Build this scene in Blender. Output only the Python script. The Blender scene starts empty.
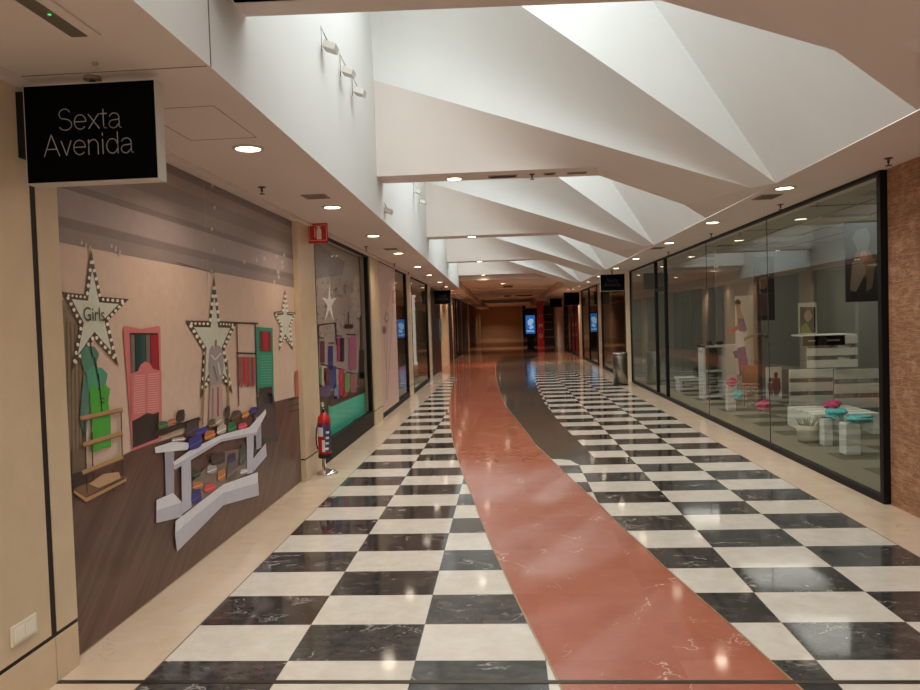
import bpy, bmesh, math, random
from mathutils import Vector, Matrix
random.seed(7)
S = bpy.context.scene
COL = S.collection

# ------------------------------------------------------------------ camera, world, light, exposure
FPX = 717.13
YAW, PIT, ROL, EYE = .0637325735, -.0313349863, -.0317032707, 1.5562651
_f = Vector((-math.sin(YAW)*math.cos(PIT), math.cos(YAW)*math.cos(PIT), math.sin(PIT)))
_r0 = Vector((math.cos(YAW), math.sin(YAW), 0))
_u0 = _r0.cross(_f)
_r = _r0*math.cos(ROL) + _u0*math.sin(ROL)
_u = -_r0*math.sin(ROL) + _u0*math.cos(ROL)
CAMP = Vector((0, 0, EYE))
cam_d = bpy.data.cameras.new('camera'); cam = bpy.data.objects.new('camera', cam_d); COL.objects.link(cam)
cam_d.sensor_width = 36; cam_d.lens = FPX*36/920; cam_d.clip_start = .02; cam_d.clip_end = 300
m = Matrix((( _r.x, _u.x, -_f.x, 0), (_r.y, _u.y, -_f.y, 0), (_r.z, _u.z, -_f.z, 0), (0, 0, 0, 1)))
cam.matrix_world = Matrix.Translation(CAMP) @ m
S.camera = cam
S.view_settings.view_transform = 'Standard'; S.view_settings.look = 'None'
S.view_settings.gamma = 1; S.view_settings.use_curve_mapping = False
S.view_settings.exposure = 0.0
W = bpy.data.worlds.new('world'); S.world = W; W.use_nodes = True
W.node_tree.nodes['Background'].inputs[0].default_value = (.92, .86, .78, 1)
W.node_tree.nodes['Background'].inputs[1].default_value = 1.3
SKY_POWER = 76; LAMP_POWER = 4.8; SHOP_POWER = 9.5
SKY_COL = (.84, .94, 1.0); LAMP_COL = (1.0, .80, .62)

def ray(px, py): return _f + _r*((px-460)/FPX) + _u*((345-py)/FPX)
def onX(px, py, X): d = ray(px, py); return CAMP + d*(X/d.x)
def onY(px, py, Y): d = ray(px, py); return CAMP + d*(Y/d.y)
def onZ(px, py, Z): d = ray(px, py); return CAMP + d*((Z-EYE)/d.z)

H = 2.65          # soffit height
HB = 3.05         # underside of the cross beams
LX, RX = -2.05, 3.0

# ------------------------------------------------------------------ materials
def lin(c):
    return tuple(((v/255)/12.92 if v/255 <= .04045 else ((v/255+.055)/1.055)**2.4) for v in c)
MATS = {}
def mat(name, rgb, rough=.6, metal=0, noise=0, scale=6, spec=.5, bump=0, emit=None, es=0, alpha=1, stretch=(1,1,1)):
    if name in MATS: return MATS[name]
    M = bpy.data.materials.new(name); M.use_nodes = True; nt = M.node_tree; b = nt.nodes['Principled BSDF']
    c = lin(rgb); b.inputs['Base Color'].default_value = (*c, 1); b.inputs['Roughness'].default_value = rough
    b.inputs['Metallic'].default_value = metal; b.inputs['Specular IOR Level'].default_value = spec
    if emit: b.inputs['Emission Color'].default_value = (*lin(emit), 1); b.inputs['Emission Strength'].default_value = es
    if noise or bump:
        tc = nt.nodes.new('ShaderNodeNewGeometry'); mp = nt.nodes.new('ShaderNodeMapping'); mp.inputs['Scale'].default_value = stretch
        n = nt.nodes.new('ShaderNodeTexNoise'); n.inputs['Scale'].default_value = scale; n.inputs['Detail'].default_value = 6; n.inputs['Roughness'].default_value = .62
        nt.links.new(tc.outputs['Position'], mp.inputs[0]); nt.links.new(mp.outputs[0], n.inputs['Vector'])
        if noise:
            r = nt.nodes.new('ShaderNodeMapRange'); r.inputs['From Min'].default_value = .3; r.inputs['From Max'].default_value = .7
            r.inputs['To Min'].default_value = 1-noise; r.inputs['To Max'].default_value = 1+noise
            h = nt.nodes.new('ShaderNodeVectorMath'); h.operation = 'SCALE'; h.inputs[0].default_value = c
            nt.links.new(n.outputs[0], r.inputs[0]); nt.links.new(r.outputs[0], h.inputs['Scale']); nt.links.new(h.outputs[0], b.inputs['Base Color'])
        if bump:
            bp = nt.nodes.new('ShaderNodeBump'); bp.inputs['Strength'].default_value = bump; bp.inputs['Distance'].default_value = .01
            nt.links.new(n.outputs[0], bp.inputs['Height']); nt.links.new(bp.outputs[0], b.inputs['Normal'])
    MATS[name] = M; return M

class NB:   # tiny node builder
    def __init__(s, name):
        s.M = bpy.data.materials.new(name); s.M.use_nodes = True; s.t = s.M.node_tree; s.b = s.t.nodes['Principled BSDF']; MATS[name] = s.M
    def n(s, typ, ins=None, **k):
        o = s.t.nodes.new(typ)
        for a, v in k.items(): setattr(o, a, v)
        for a, v in (ins or {}).items():
            if hasattr(v, 'links') or isinstance(v, bpy.types.NodeSocket): s.t.links.new(v, o.inputs[a])
            else: o.inputs[a].default_value = v
        return o
    def math(s, op, a, b=0.0, c=0.0): return s.n('ShaderNodeMath', {0: a, 1: b, 2: c}, operation=op).outputs[0]
    def mix(s, f, a, b):
        o = s.n('ShaderNodeMix', data_type='RGBA')
        for i, v in ((0, f), (6, a), (7, b)):
            if isinstance(v, bpy.types.NodeSocket): s.t.links.new(v, o.inputs[i])
            else: o.inputs[i].default_value = v if i == 0 else (*v, 1)
        return o.outputs[2]
    def noise(s, vec, scale, detail=6, rough=.6, dist=0): return s.n('ShaderNodeTexNoise', {'Vector': vec, 'Scale': scale, 'Detail': detail, 'Roughness': rough, 'Distortion': dist}).outputs[0]
    def rng(s, v, a, b, c=0., d=1.): return s.n('ShaderNodeMapRange', {0: v, 1: a, 2: b, 3: c, 4: d}).outputs[0]
    def link(s, a, inp): s.t.links.new(a, s.b.inputs[inp])

X0, Y0 = -1.66036, 3.24747       # tile grid origin (60 x 40 cm tiles)
def vein(k, pos, scale, width, seedv=0):
    w = k.n('ShaderNodeMapping', {0: pos, 1: (seedv, seedv*.7, 0)}).outputs[0]
    a = k.noise(w, scale, 5, .6, .6)
    d = k.math('ABSOLUTE', k.math('SUBTRACT', a, .5))
    return k.rng(d, 0., width, 1., 0.)
def checker_mat():
    k = NB('marble_checker'); g = k.n('ShaderNodeNewGeometry').outputs['Position']
    s = k.n('ShaderNodeSeparateXYZ', {0: g}); x = k.math('DIVIDE', k.math('SUBTRACT', s.outputs[0], X0), .6); y = k.math('DIVIDE', k.math('SUBTRACT', s.outputs[1], Y0), .4)
    fx, fy = k.math('FLOOR', x), k.math('FLOOR', y)
    par = k.math('FLOORED_MODULO', k.math('ADD', fx, fy), 2.)
    tid = k.n('ShaderNodeCombineXYZ', {0: fx, 1: fy}).outputs[0]
    wn = k.n('ShaderNodeTexWhiteNoise', {0: tid}, noise_dimensions='2D')
    rnd = wn.outputs[0]; off = k.n('ShaderNodeVectorMath', {0: wn.outputs['Color'], 'Scale': 9.}, operation='SCALE').outputs[0]
    p = k.n('ShaderNodeVectorMath', {0: g, 1: off}, operation='ADD').outputs[0]
    wh = k.mix(k.rng(k.noise(p, 9, 8, .7), .3, .75), lin((226, 219, 206)), lin((207, 195, 179)))
    wh = k.mix(k.math('MULTIPLY', k.rng(k.noise(p, 30, 5, .8), .60, .72), .3), wh, lin((170, 158, 142)))
    st = k.n('ShaderNodeMapping', {0: p, 3: (1, 1.7, 1)}).outputs[0]
    bl = k.mix(rnd, lin((44, 38, 34)), lin((62, 62, 60)))
    bl = k.mix(k.rng(k.noise(st, 7, 8, .7), .45, .8), bl, lin((104, 94, 88)))
    bl = k.mix(k.math('MULTIPLY', vein(k, st, 2.2, .012), k.rng(k.noise(p, 5), .5, .62)), bl, lin((176, 170, 162)))
    bl = k.mix(k.rng(k.noise(p, 26, 4, .5), .70, .76), bl, lin((175, 168, 160)))
    c = k.mix(par, wh, bl)
    # thin joints
    ax = k.math('ABSOLUTE', k.math('SUBTRACT', k.math('FRACT', x), .5)); ay = k.math('ABSOLUTE', k.math('SUBTRACT', k.math('FRACT', y), .5))
    j = k.math('MAXIMUM', k.math('GREATER_THAN', ax, .4968), k.math('GREATER_THAN', ay, .4952))
    c = k.mix(k.math('MULTIPLY', j, .45), c, lin((120, 108, 96)))
    k.link(c, 'Base Color'); k.link(k.rng(k.noise(g, 3), .3, .7, .045, .10), 'Roughness')
    k.b.inputs['IOR'].default_value = 1.5
    bp = k.n('ShaderNodeBump', {'Strength': .05, 'Distance': .01, 'Height': k.noise(g, 2.2, 2, .5)}); k.link(bp.outputs[0], 'Normal')
    return k.M
def band_mat(name, base, dark, light, veincol, vw, period=.4):
    k = NB(name); g = k.n('ShaderNodeNewGeometry').outputs['Position']
    s = k.n('ShaderNodeSeparateXYZ', {0: g}); x = k.math('DIVIDE', k.math('SUBTRACT', s.outputs[0], X0), .6); y = k.math('DIVIDE', k.math('SUBTRACT', s.outputs[1], Y0), period)
    tid = k.n('ShaderNodeCombineXYZ', {0: k.math('FLOOR', x), 1: k.math('FLOOR', y)}).outputs[0]
    wn = k.n('ShaderNodeTexWhiteNoise', {0: tid}, noise_dimensions='2D')
    off = k.n('ShaderNodeVectorMath', {0: wn.outputs['Color'], 'Scale': 7.}, operation='SCALE').outputs[0]
    p = k.n('ShaderNodeVectorMath', {0: g, 1: off}, operation='ADD').outputs[0]
    c = k.mix(k.rng(k.noise(p, 4, 8, .7), .3, .7), lin(base), lin(dark))
    c = k.mix(k.math('MULTIPLY', k.rng(wn.outputs[0], .0, 1.), .35), c, lin(light))
    c = k.mix(k.math('MULTIPLY', vein(k, p, 1.6, vw), k.rng(k.noise(p, 3), .52, .64)), c, lin(veincol))
    ay = k.math('ABSOLUTE', k.math('SUBTRACT', k.math('FRACT', y), .5))
    c = k.mix(k.math('MULTIPLY', k.math('GREATER_THAN', ay, .495), .22), c, lin(dark))
    k.link(c, 'Base Color'); k.link(k.rng(k.noise(g, 3), .3, .7, .05, .11), 'Roughness')
    bp = k.n('ShaderNodeBump', {'Strength': .05, 'Distance': .01, 'Height': k.noise(g, 2.2, 2, .5)}); k.link(bp.outputs[0], 'Normal')
    return k.M
CHK = checker_mat()
RED = band_mat('red_marble', (178, 104, 80), (156, 82, 60), (192, 126, 104), (236, 205, 180), .006)
GREEN = band_mat('grey_green_marble', (80, 78, 70), (66, 64, 57), (94, 92, 82), (120, 118, 112), .010)
BROWN = band_mat('brown_marble', (160, 116, 90), (140, 98, 76), (178, 132, 104), (190, 150, 120), .004)
BEIGE = band_mat('beige_marble', (222, 200, 174), (208, 184, 158), (228, 208, 186), (196, 172, 146), .006)
def brick_mat():
    k = NB('split_stone'); g = k.n('ShaderNodeNewGeometry').outputs['Position']
    s = k.n('ShaderNodeSeparateXYZ', {0: g})
    v = k.n('ShaderNodeCombineXYZ', {0: k.math('ADD', s.outputs[1], s.outputs[0]), 1: s.outputs[2]}).outputs[0]
    br = k.n('ShaderNodeTexBrick', {'Vector': v, 'Color1': (*lin((216, 166, 124)), 1), 'Color2': (*lin((190, 136, 98)), 1), 'Mortar': (*lin((168, 118, 84)), 1), 'Scale': 1., 'Mortar Size': .0016, 'Brick Width': .13, 'Row Height': .011})
    c = k.mix(k.rng(k.noise(k.n('ShaderNodeMapping', {0: g, 3: (1, .35, 3.)}).outputs[0], 28, 5, .75), .38, .62), br.outputs[0], lin((150, 100, 70)))
    c = k.mix(k.math('MULTIPLY', k.rng(k.noise(g, 9, 4, .6), .5, .75), .5), c, lin((234, 194, 158)))
    k.link(c, 'Base Color'); k.b.inputs['Roughness'].default_value = .85
    bp = k.n('ShaderNodeBump', {'Strength': 1., 'Distance': .02, 'Height': k.math('ADD', k.noise(g, 45, 5, .7), k.math('MULTIPLY', br.outputs[1], -1.))}); k.link(bp.outputs[0], 'Normal')
    return k.M
BRICK = brick_mat()
def glass_mat(name, tint, rmin=1.0, base=.07):
    M = bpy.data.materials.new(name); M.use_nodes = True; t = M.node_tree; t.nodes.clear()
    o = t.nodes.new('ShaderNodeOutputMaterial'); mx = t.nodes.new('ShaderNodeMixShader'); tr = t.nodes.new('ShaderNodeBsdfTransparent'); gl = t.nodes.new('ShaderNodeBsdfGlossy'); lw = t.nodes.new('ShaderNodeLayerWeight'); fr = t.nodes.new('ShaderNodeMath'); fr.operation = 'POWER'; fr.inputs[1].default_value = 4.2; lw.inputs[0].default_value = .5; t.links.new(lw.outputs['Facing'], fr.inputs[0])
    tr.inputs[0].default_value = (*tint, 1); gl.inputs['Roughness'].default_value = .0; gl.inputs[0].default_value = (.9, .95, .92, 1)
    mu = t.nodes.new('ShaderNodeMath'); mu.operation = 'MULTIPLY_ADD'; mu.inputs[1].default_value = rmin; mu.inputs[2].default_value = base; mu.use_clamp = True
    t.links.new(fr.outputs[0], mu.inputs[0]); t.links.new(mu.outputs[0], mx.inputs[0]); t.links.new(tr.outputs[0], mx.inputs[1]); t.links.new(gl.outputs[0], mx.inputs[2]); t.links.new(mx.outputs[0], o.inputs[0])
    MATS[name] = M; return M
GLASS = glass_mat('shop_glass', (.88, .91, .87), .85, .075)
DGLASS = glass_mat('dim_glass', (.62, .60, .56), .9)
PLASTER = mat('soffit_plaster', (222, 208, 198), .75, noise=.02, scale=2)
WHITE = mat('white_plaster', (226, 226, 222), .8, noise=.02, scale=1.5)
STONE = mat('pier_stone', (214, 192, 160), .35, noise=.06, scale=5)
BLACK = mat('black_metal', (13, 11, 10), .5, spec=.25)
GROOVE = mat('dark_groove', (26, 19, 13), .6)
STEEL = mat('brushed_steel', (150, 142, 132), .3, 1.0, noise=.08, scale=20, stretch=(1,1,.05))
CHROME = mat('chrome', (210, 208, 205), .08, 1.0)
WPAINT = mat('white_paint', (225, 224, 218), .5)
SIGNBLACK = mat('sign_black', (6, 6, 6), .9, spec=.05)
LAMPG = mat('lamp_glow', (255, 240, 220), .5, emit=(255, 236, 210), es=12)

# ------------------------------------------------------------------ mesh helpers
class MB:
    def __init__(s): s.bm = bmesh.new(); s.mats = []
    def mi(s, m):
        if m not in s.mats: s.mats.append(m)
        return s.mats.index(m)
    def poly(s, pts, m):
        f = s.bm.faces.new([s.bm.verts.new(p) for p in pts]); f.material_index = s.mi(m); return f
    def box(s, a, b, m, bev=0):
        r = bmesh.ops.create_cube(s.bm, size=1); c = [(a[i]+b[i])/2 for i in range(3)]; d = [abs(b[i]-a[i]) for i in range(3)]
        for v in r['verts']: v.co = Vector((c[0]+v.co.x*d[0], c[1]+v.co.y*d[1], c[2]+v.co.z*d[2]))
        fs = {f for v in r['verts'] for f in v.link_faces}; i = s.mi(m)
        for f in fs: f.material_index = i
        if bev:
            es = {e for f in fs for e in f.edges}
            n = bmesh.ops.bevel(s.bm, geom=list(es), offset=bev, segments=2, affect='EDGES')
            for f in n['faces']: f.material_index = i
        return s
    def tube(s, a, b, r0, m, r1=None, seg=12, caps=True):
        a, b = Vector(a), Vector(b); d = b-a; q = d.to_track_quat('Z', 'Y'); r1 = r0 if r1 is None else r1; i = s.mi(m)
        A = [s.bm.verts.new(a + q @ Vector((r0*math.cos(t), r0*math.sin(t), 0))) for t in [2*math.pi*k/seg for k in range(seg)]]
        B = [s.bm.verts.new(b + q @ Vector((r1*math.cos(t), r1*math.sin(t), 0))) for t in [2*math.pi*k/seg for k in range(seg)]]
        for k in range(seg):
            f = s.bm.faces.new((A[k], A[(k+1) % seg], B[(k+1) % seg], B[k])); f.material_index = i; f.smooth = True
        if caps:
            s.bm.faces.new(A[::-1]).material_index = i; s.bm.faces.new(B).material_index = i
        return s
    def lathe(s, prof, c, m, seg=24):
        i = s.mi(m); R = []
        for r, z in prof: R.append([s.bm.verts.new((c[0]+r*math.cos(2*math.pi*k/seg), c[1]+r*math.sin(2*math.pi*k/seg), c[2]+z)) for k in range(seg)] if r > 1e-6 else [s.bm.verts.new((c[0], c[1], c[2]+z))])
        for a, b in zip(R, R[1:]):
            for k in range(seg):
                q = (k+1) % seg; vs = []
                if len(a) == 1: vs = [a[0], b[q], b[k]]
                elif len(b) == 1: vs = [a[k], a[q], b[0]]
                else: vs = [a[k], a[q], b[q], b[k]]
                if len(a) == 1 and len(b) == 1: continue
                f = s.bm.faces.new(vs); f.material_index = i; f.smooth = True
        return s
    def blob(s, c, r, m, sub=2, jit=0, seed=0):
        rr = random.Random(seed); g = bmesh.ops.create_icosphere(s.bm, subdivisions=sub, radius=1); i = s.mi(m)
        for v in g['verts']:
            j = 1 + rr.uniform(-jit, jit); v.co = Vector((c[0]+v.co.x*r[0]*j, c[1]+v.co.y*r[1]*j, c[2]+v.co.z*r[2]*j))
        for f in {f for v in g['verts'] for f in v.link_faces}: f.material_index = i; f.smooth = jit == 0
        return s
    def slab(s, pts, off, m):   # polygon given real thickness along off
        off = Vector(off); pts = [Vector(p) for p in pts]; i = s.mi(m)
        A = [s.bm.verts.new(p) for p in pts]; B = [s.bm.verts.new(p+off) for p in pts]; n = len(pts)
        s.bm.faces.new(A).material_index = i; s.bm.faces.new(B[::-1]).material_index = i
        for k in range(n): s.bm.faces.new((A[k], B[k], B[(k+1) % n], A[(k+1) % n])).material_index = i
        return s
    def build(s, name, parent=None, origin=None, label=None, cat=None, group=None, kind=None):
        bmesh.ops.recalc_face_normals(s.bm, faces=s.bm.faces) if not getattr(s, 'keep', False) else None
        me = bpy.data.meshes.new(name); 
        if origin is None and parent is not None: origin = parent.get('_o')
        if origin is not None:
            for v in s.bm.verts: v.co -= Vector(origin)
        s.bm.to_mesh(me); s.bm.free()
        for m in s.mats: me.materials.append(m)
        o = bpy.data.objects.new(name, me); COL.objects.link(o)
        if parent is not None: o.parent = parent
        elif origin is not None: o.location = origin
        tag(o, label, cat, group, kind); return o
def tag(o, label=None, cat=None, group=None, kind=None):
    for k, v in (('label', label), ('category', cat), ('group', group), ('kind', kind)):
        if v: o[k] = v
    return o
ORG = {}
def thing(name, label, cat, loc, group=None):
    o = bpy.data.objects.new(name, None); o.location = loc; o.empty_display_size = .1; COL.objects.link(o); tag(o, label, cat, group); o['_o'] = list(loc); ORG[o.name] = o; return o
def struct(mb, name): return mb.build(name, kind='structure')
def text(name, s, parent, loc, rot, size, m, ext=.001, offset=0, label=None, align='CENTER', sx=1, space=1, line=1):
    c = bpy.data.curves.new(name, 'FONT'); c.body = s; c.size = size; c.extrude = ext; c.offset = offset; c.align_x = align; c.align_y = 'CENTER'; c.resolution_u = 6; c.space_character = space; c.space_line = line
    c.materials.append(m); o = bpy.data.objects.new(name, c); COL.objects.link(o); o.rotation_euler = rot; o.scale = (sx, 1, 1)
    if parent is not None: o.parent = parent; o.location = Vector(loc) - Vector(parent['_o'])
    else: o.location = loc
    bpy.context.view_layer.update(); me = bpy.data.meshes.new_from_object(o.evaluated_get(bpy.context.evaluated_depsgraph_get()))
    n = bpy.data.objects.new('tmp', me); n.parent = o.parent; n.location = o.location; n.rotation_euler = rot; n.scale = (sx, 1, 1); COL.objects.link(n); bpy.data.objects.remove(o); n.name = name
    if label: n['label'] = label
    return n
ORD = ['first', 'second', 'third', 'fourth', 'fifth', 'sixth', 'seventh', 'eighth', 'ninth', 'tenth', 'eleventh', 'twelfth']

# skylight daylight (frosted glazing of each coffer lets the sky in)
def xl(y): return -1.19 - .0125*(y-3) if y > 3 else -1.19
BAYS = [(-1.6, -.95, 2.9, 1.95), (3.41, 4.16, 7.2, 6.26), (7.57, 8.35, 12.4, 11.20), (12.78, 13.55, 17.6, 16.46), (17.98, 18.72, 22.8, 21.85)]  # near beam back, near right corner, far beam front, apex
ZT = 5.2
for i, (yb, yv, yf, ya) in enumerate(BAYS):
    L = bpy.data.lights.new('skylight_daylight', 'AREA'); L.shape = 'RECTANGLE'; L.size = 1.9; L.size_y = ya-yb-.1
    L.energy = SKY_POWER*(ya-yb)/3.0; L.color = SKY_COL
    o = bpy.data.objects.new('skylight_daylight', L); COL.objects.link(o); o.location = (-.22, (yb+ya)/2, ZT-.02)

# ------------------------------------------------------------------ floor
def fz(p, z): return Vector((p.x, p.y, z))
GR0 = mat('tile_joint_dark', (110, 92, 76), .7)
mb = MB()
YN, YFAR = -4.0, 66.0
mb.poly([(X0, YN, 0), (X0+4.2, YN, 0), (X0+4.2, 27, 0), (X0, 27, 0)], CHK)
mb.poly([(-2.6, YN, 0), (X0, YN, 0), (X0, 27, 0), (-2.6, 27, 0)], BEIGE)
mb.poly([(X0+4.2, YN, 0), (3.2, YN, 0), (3.2, 27, 0), (X0+4.2, 27, 0)], BEIGE)
mb.poly([(-2.6, 27, 0), (3.2, 27, 0), (3.2, YFAR, 0), (-2.6, YFAR, 0)], BROWN)
Lr = [(562, 690), (556.5, 678.7), (545, 655), (527.8, 622.7), (513.9, 594), (507.8, 580), (493, 549.6), (480, 517.4), (473, 498), (464.6, 479), (457.8, 458.7), (452.6, 439.6), (450, 422), (449.3, 404.8), (451.5, 389), (455, 377)]
Rr = [(802.6, 690), (790.4, 678.7), (768.7, 659.6), (727.8, 622.2), (700.9, 598.7), (666, 568.3), (646, 548.6), (626, 530.9), (610.4, 515.6), (600, 504.8), (586, 492), (575.7, 482.6), (558.3, 466), (549.5, 457.5), (535.6, 444.8), (521.3, 425.6), (505.8, 406.5), (498.6, 387.4), (495.5, 375), (495.7, 366)]
Rg = [(601.7, 464.3), (588.7, 452.2), (577.4, 440), (559.8, 423), (545.2, 404), (536.8, 387.4), (532.8, 376.5), (530.5, 366)]
def fl(l, z): return [fz(onZ(*p, 0), z) for p in l]
lr = fl(Lr, .0008); rr = fl(Rr, .0008)
lr = [lr[0] + (lr[0]-lr[1])*14] + lr + [Vector((-2.6, 24.5, .0008)), Vector((-2.6, 27.2, .0008))]
rr = [rr[0] + (rr[0]-rr[1])*14] + rr + [Vector((-.25, 27.2, .0008))]
def triangulate_strip(a, b, m):   # zipper between two polylines sorted in y
    i = j = 0
    while i < len(a)-1 or j < len(b)-1:
        if j == len(b)-1 or (i < len(a)-1 and a[i+1].y <= b[j+1].y):
            mb.poly([a[i], a[i+1], b[j]], m); i += 1
        else:
            mb.poly([a[i], b[j+1], b[j]], m); j += 1
triangulate_strip(lr, rr, RED)
gl_ = fl(Rr[13:], .0006); gr = fl(Rg, .0006)
tip = fl([(552.4, 459.1), (560, 459.3), (570.4, 460.3), (577, 464)], .0006)
gl_ += [Vector((-.3, 29, .0006)), Vector((0, 32, .0006))]; gr += [Vector((1.0, 29, .0006)), Vector((1.5, 32, .0006))]
for v in gl_[-2:] + gr[-2:]: v.z = .002
mb.poly(tip + [gr[0], gr[1], gl_[1], gl_[0]], GREEN)
triangulate_strip(gl_[1:], gr[1:], GREEN)
for xx in (X0, X0+4.2): mb.box((xx-.003, YN, -.005), (xx+.003, 26.9, .0007), GR0)
mb.box((-2.06, 3.035, -.01), (3.1, 3.062, .003), mat('joint_metal', (88, 80, 70), .35, .8))
mb.keep = False
struct(mb, 'floor')
# thin brass line beside the red band
mb = MB(); BR = mat('inlay_brass', (176, 146, 112), .3, .6)
for line in (lr[:-2], rr[:-1]):
    for a, b in zip(line, line[1:]):
        t = (b-a).normalized(); nrm = Vector((-t.y, t.x, 0))*.005
        up = Vector((0, 0, .0007)); mb.poly([a-nrm+up, a+nrm+up, b+nrm+up, b-nrm+up], BR)
struct(mb, 'trim_1')

# ------------------------------------------------------------------ ceiling: soffits, upstand, coffers
mb = MB()
def strip_y(ys): return ys
ys = [YN, 2.945, 3.0, 7.2, 12.4, 17.6, 22.8, 23.35]
for a, b in zip(ys, ys[1:]):
    mb.poly([(-2.6, a, H), (xl(a), a, H), (xl(b), b, H), (-2.6, b, H)], PLASTER)
mb.poly([(2.32, YN, H), (3.2, YN, H), (3.2, 23.35, H), (2.32, 23.35, H)], PLASTER)
struct(mb, 'ceiling')
mb = MB(); GR = mat('panel_joint', (120, 100, 86), .8)      # joints in the soffit boards and the access hatch
for (x1, y1, x2, y2) in ((-2.05, 2.93, -1.2, 2.936), (2.34, 3.9, 3.0, 3.906), (-1.77, 3.45, -1.385, 3.453), (-1.77, 4.05, -1.385, 4.053), (-1.388, 3.45, -1.385, 4.05), (-1.77, 3.45, -1.767, 4.05)):
    mb.box((x1, y1, H-.0015), (x2, y2, H+.001), GR)
struct(mb, 'trim_2')
mb = MB()
for a, b in zip(ys, ys[1:]):
    mb.poly([(xl(a), a, H), (xl(a), a, ZT), (xl(b), b, ZT), (xl(b), b, H)], WHITE)
mb.box((-1.192, 2.945, H+.001), (-1.188, 2.953, HB+.3), GR)
struct(mb, 'wall_left_upstand')
WL = Vector
for i, (yb, yv, yf, ya) in enumerate(BAYS):
    mb = MB()
    xf = xl(yf); xb = xl(yb)
    E1L = Vector((xf, yf, 4.01)); E1R = Vector((2.23, ya+.33, 2.67)); P = Vector((2.32, ya, H))
    BL = Vector((xf, yf, HB)); BC = Vector((.95, yf+.01, HB))                 # bottom of the face above the beam
    BLb = Vector((xf, yf+.36, HB)); BCb = Vector((1.03, yf+.45, HB)); Wv = Vector((1.93, yf+.55, 2.72))
    nV = Vector((2.31, (BAYS[i+1][1] if i < 4 else yf+1.1), H))
    # face over the beam, coving forward into the sloping arm
    COVE = mat('cove_plaster', (222, 212, 203), .78, noise=.02, scale=2)
    def cove(mb, lo, hi, pw, m, nt_=28, ns=12):
        idx = mb.mi(m); G = []
        for a_ in range(nt_+1):
            t = a_/nt_; b0, e0 = lo(t), hi(t); p_ = pw(t)
            G.append([mb.bm.verts.new((b0.x+(e0.x-b0.x)*s_, b0.y+(e0.y-b0.y)*s_**p_, b0.z+(e0.z-b0.z)*s_)) for s_ in [q/ns for q in range(ns+1)]])
        for a_ in range(nt_):
            for q in range(ns):
                f = mb.bm.faces.new((G[a_][q], G[a_+1][q], G[a_+1][q+1], G[a_][q+1])); f.material_index = idx; f.smooth = True
    def lo1(t): return BL.lerp(BC, t/.64) if t < .64 else BC.lerp(Wv, (t-.64)/.36)
    cove(mb, lo1, lambda t: E1L.lerp(E1R, t), lambda t: 3.0-2.0*min(1, t/.64), COVE)
    mb.poly([BC, Wv, BCb], PLASTER)
    mb.poly([E1R, P, nV, Wv], PLASTER); mb.poly([BL, BC, BCb, BLb], PLASTER)
    # second fold: rises from the upper edge and coves forward to the ridge
    RTt = Vector((-1.03, ya, ZT)); TL_ = Vector((xf, yf, ZT))
    RM, RM2, RM3 = (RTt.lerp(P, k) for k in (.25, .5, .75))
    cove(mb, lambda t: E1L.lerp(E1R, t), lambda t: RTt.lerp(P, t), lambda t: 3.2-1.2*t, WHITE)
    cove(mb, lambda t: E1L, lambda t: Vector((xf-.02, ya, ZT)).lerp(RTt, t), lambda t: 3.2, WHITE, 3)
    # third face, to the crease
    CT = Vector((.72, ya, ZT))
    mb.poly([RTt, RM, RM2, RM3, P, CT], WHITE)
    # sloping right cheek
    V = Vector((2.31, yv, H)); VT = Vector((.72, yb+.05, ZT))
    c1, c2 = (Vector((.776, 3.5, HB)), Vector((1.61, 3.58, 2.80))) if i == 1 else (Vector((1.03, yb+.09, HB)), Vector((1.93, yb+.19, 2.72)))
    def cheek(v): return Vector((v.x, v.y, H + (2.315-v.x)/(2.315-.72)*(ZT-H)))
    k1, k2 = cheek(c1), cheek(c2); VT = Vector((.72, c1.y-.02, ZT))
    mb.poly([P, CT, VT, k1, k2, V], WHITE)
    # back of the near beam
    mb.poly([Vector((xb, yb, HB)), c1, k1, VT, Vector((xb, yb, ZT))], WHITE)
    mb.poly([c1, c2, k2, k1], WHITE); mb.poly([c2, V, k2], WHITE)
    o = struct(mb, 'ceiling_coffer')
# near beam underside
mb = MB()
x0_, yb, yv = xl(3.1), 3.41, 4.16
mb.poly([(x0_, 2.95, HB), (x0_, yb, HB), (.776, 3.5, HB), (.6, 2.95, HB)], PLASTER)
mb.poly([(.6, 2.95, HB), (.776, 3.5, HB), (1.61, 3.58, 2.80)], PLASTER)
mb.poly([(.6, 2.95, HB), (1.61, 3.58, 2.80), (2.31, yv, H), (2.32, 1.95, H)], PLASTER)
struct(mb, 'ceiling_near_arm')
# far flat ceiling with a shallow tray
mb = MB()
PD = mat('far_ceiling', (218, 198, 180), .7)
mb.poly([(-2.6, 23.2, H), (-1.44, 23.2, H), (-1.44, YFAR, H), (-2.6, YFAR, H)], PD)
mb.poly([(1.9, 23.9, H), (2.32, 23.9, H), (2.32, 23.35, H), (3.2, 23.35, H), (3.2, YFAR, H), (1.9, YFAR, H)], PD); mb.box((-1.5, 22.9, HB+.02), (3.2, 26, HB+.06), PD); mb.poly([(1.9, 23.3, H+.07), (2.32, 23.3, H+.002), (2.32, 23.95, H+.002), (1.9, 23.95, H+.07)], PD)  # lid box over the tray is added to block the sky
HT_ = 2.90; mb.poly([(-1.44, 23.17, HT_), (1.0, 23.25, HT_), (1.9, 23.36, HT_), (1.9, YFAR, HT_), (-1.44, YFAR, HT_)], PD)
mb.poly([(-1.44, 23.17, HT_), (-1.44, 23.17, HB), (1.03, 23.25, HB), (1.03, 23.25, HT_)], PD)
mb.poly([(-1.44, 23.2, H), (-1.44, 23.2, HB), (-1.44, YFAR, HB), (-1.44, YFAR, H)], PD)
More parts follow.
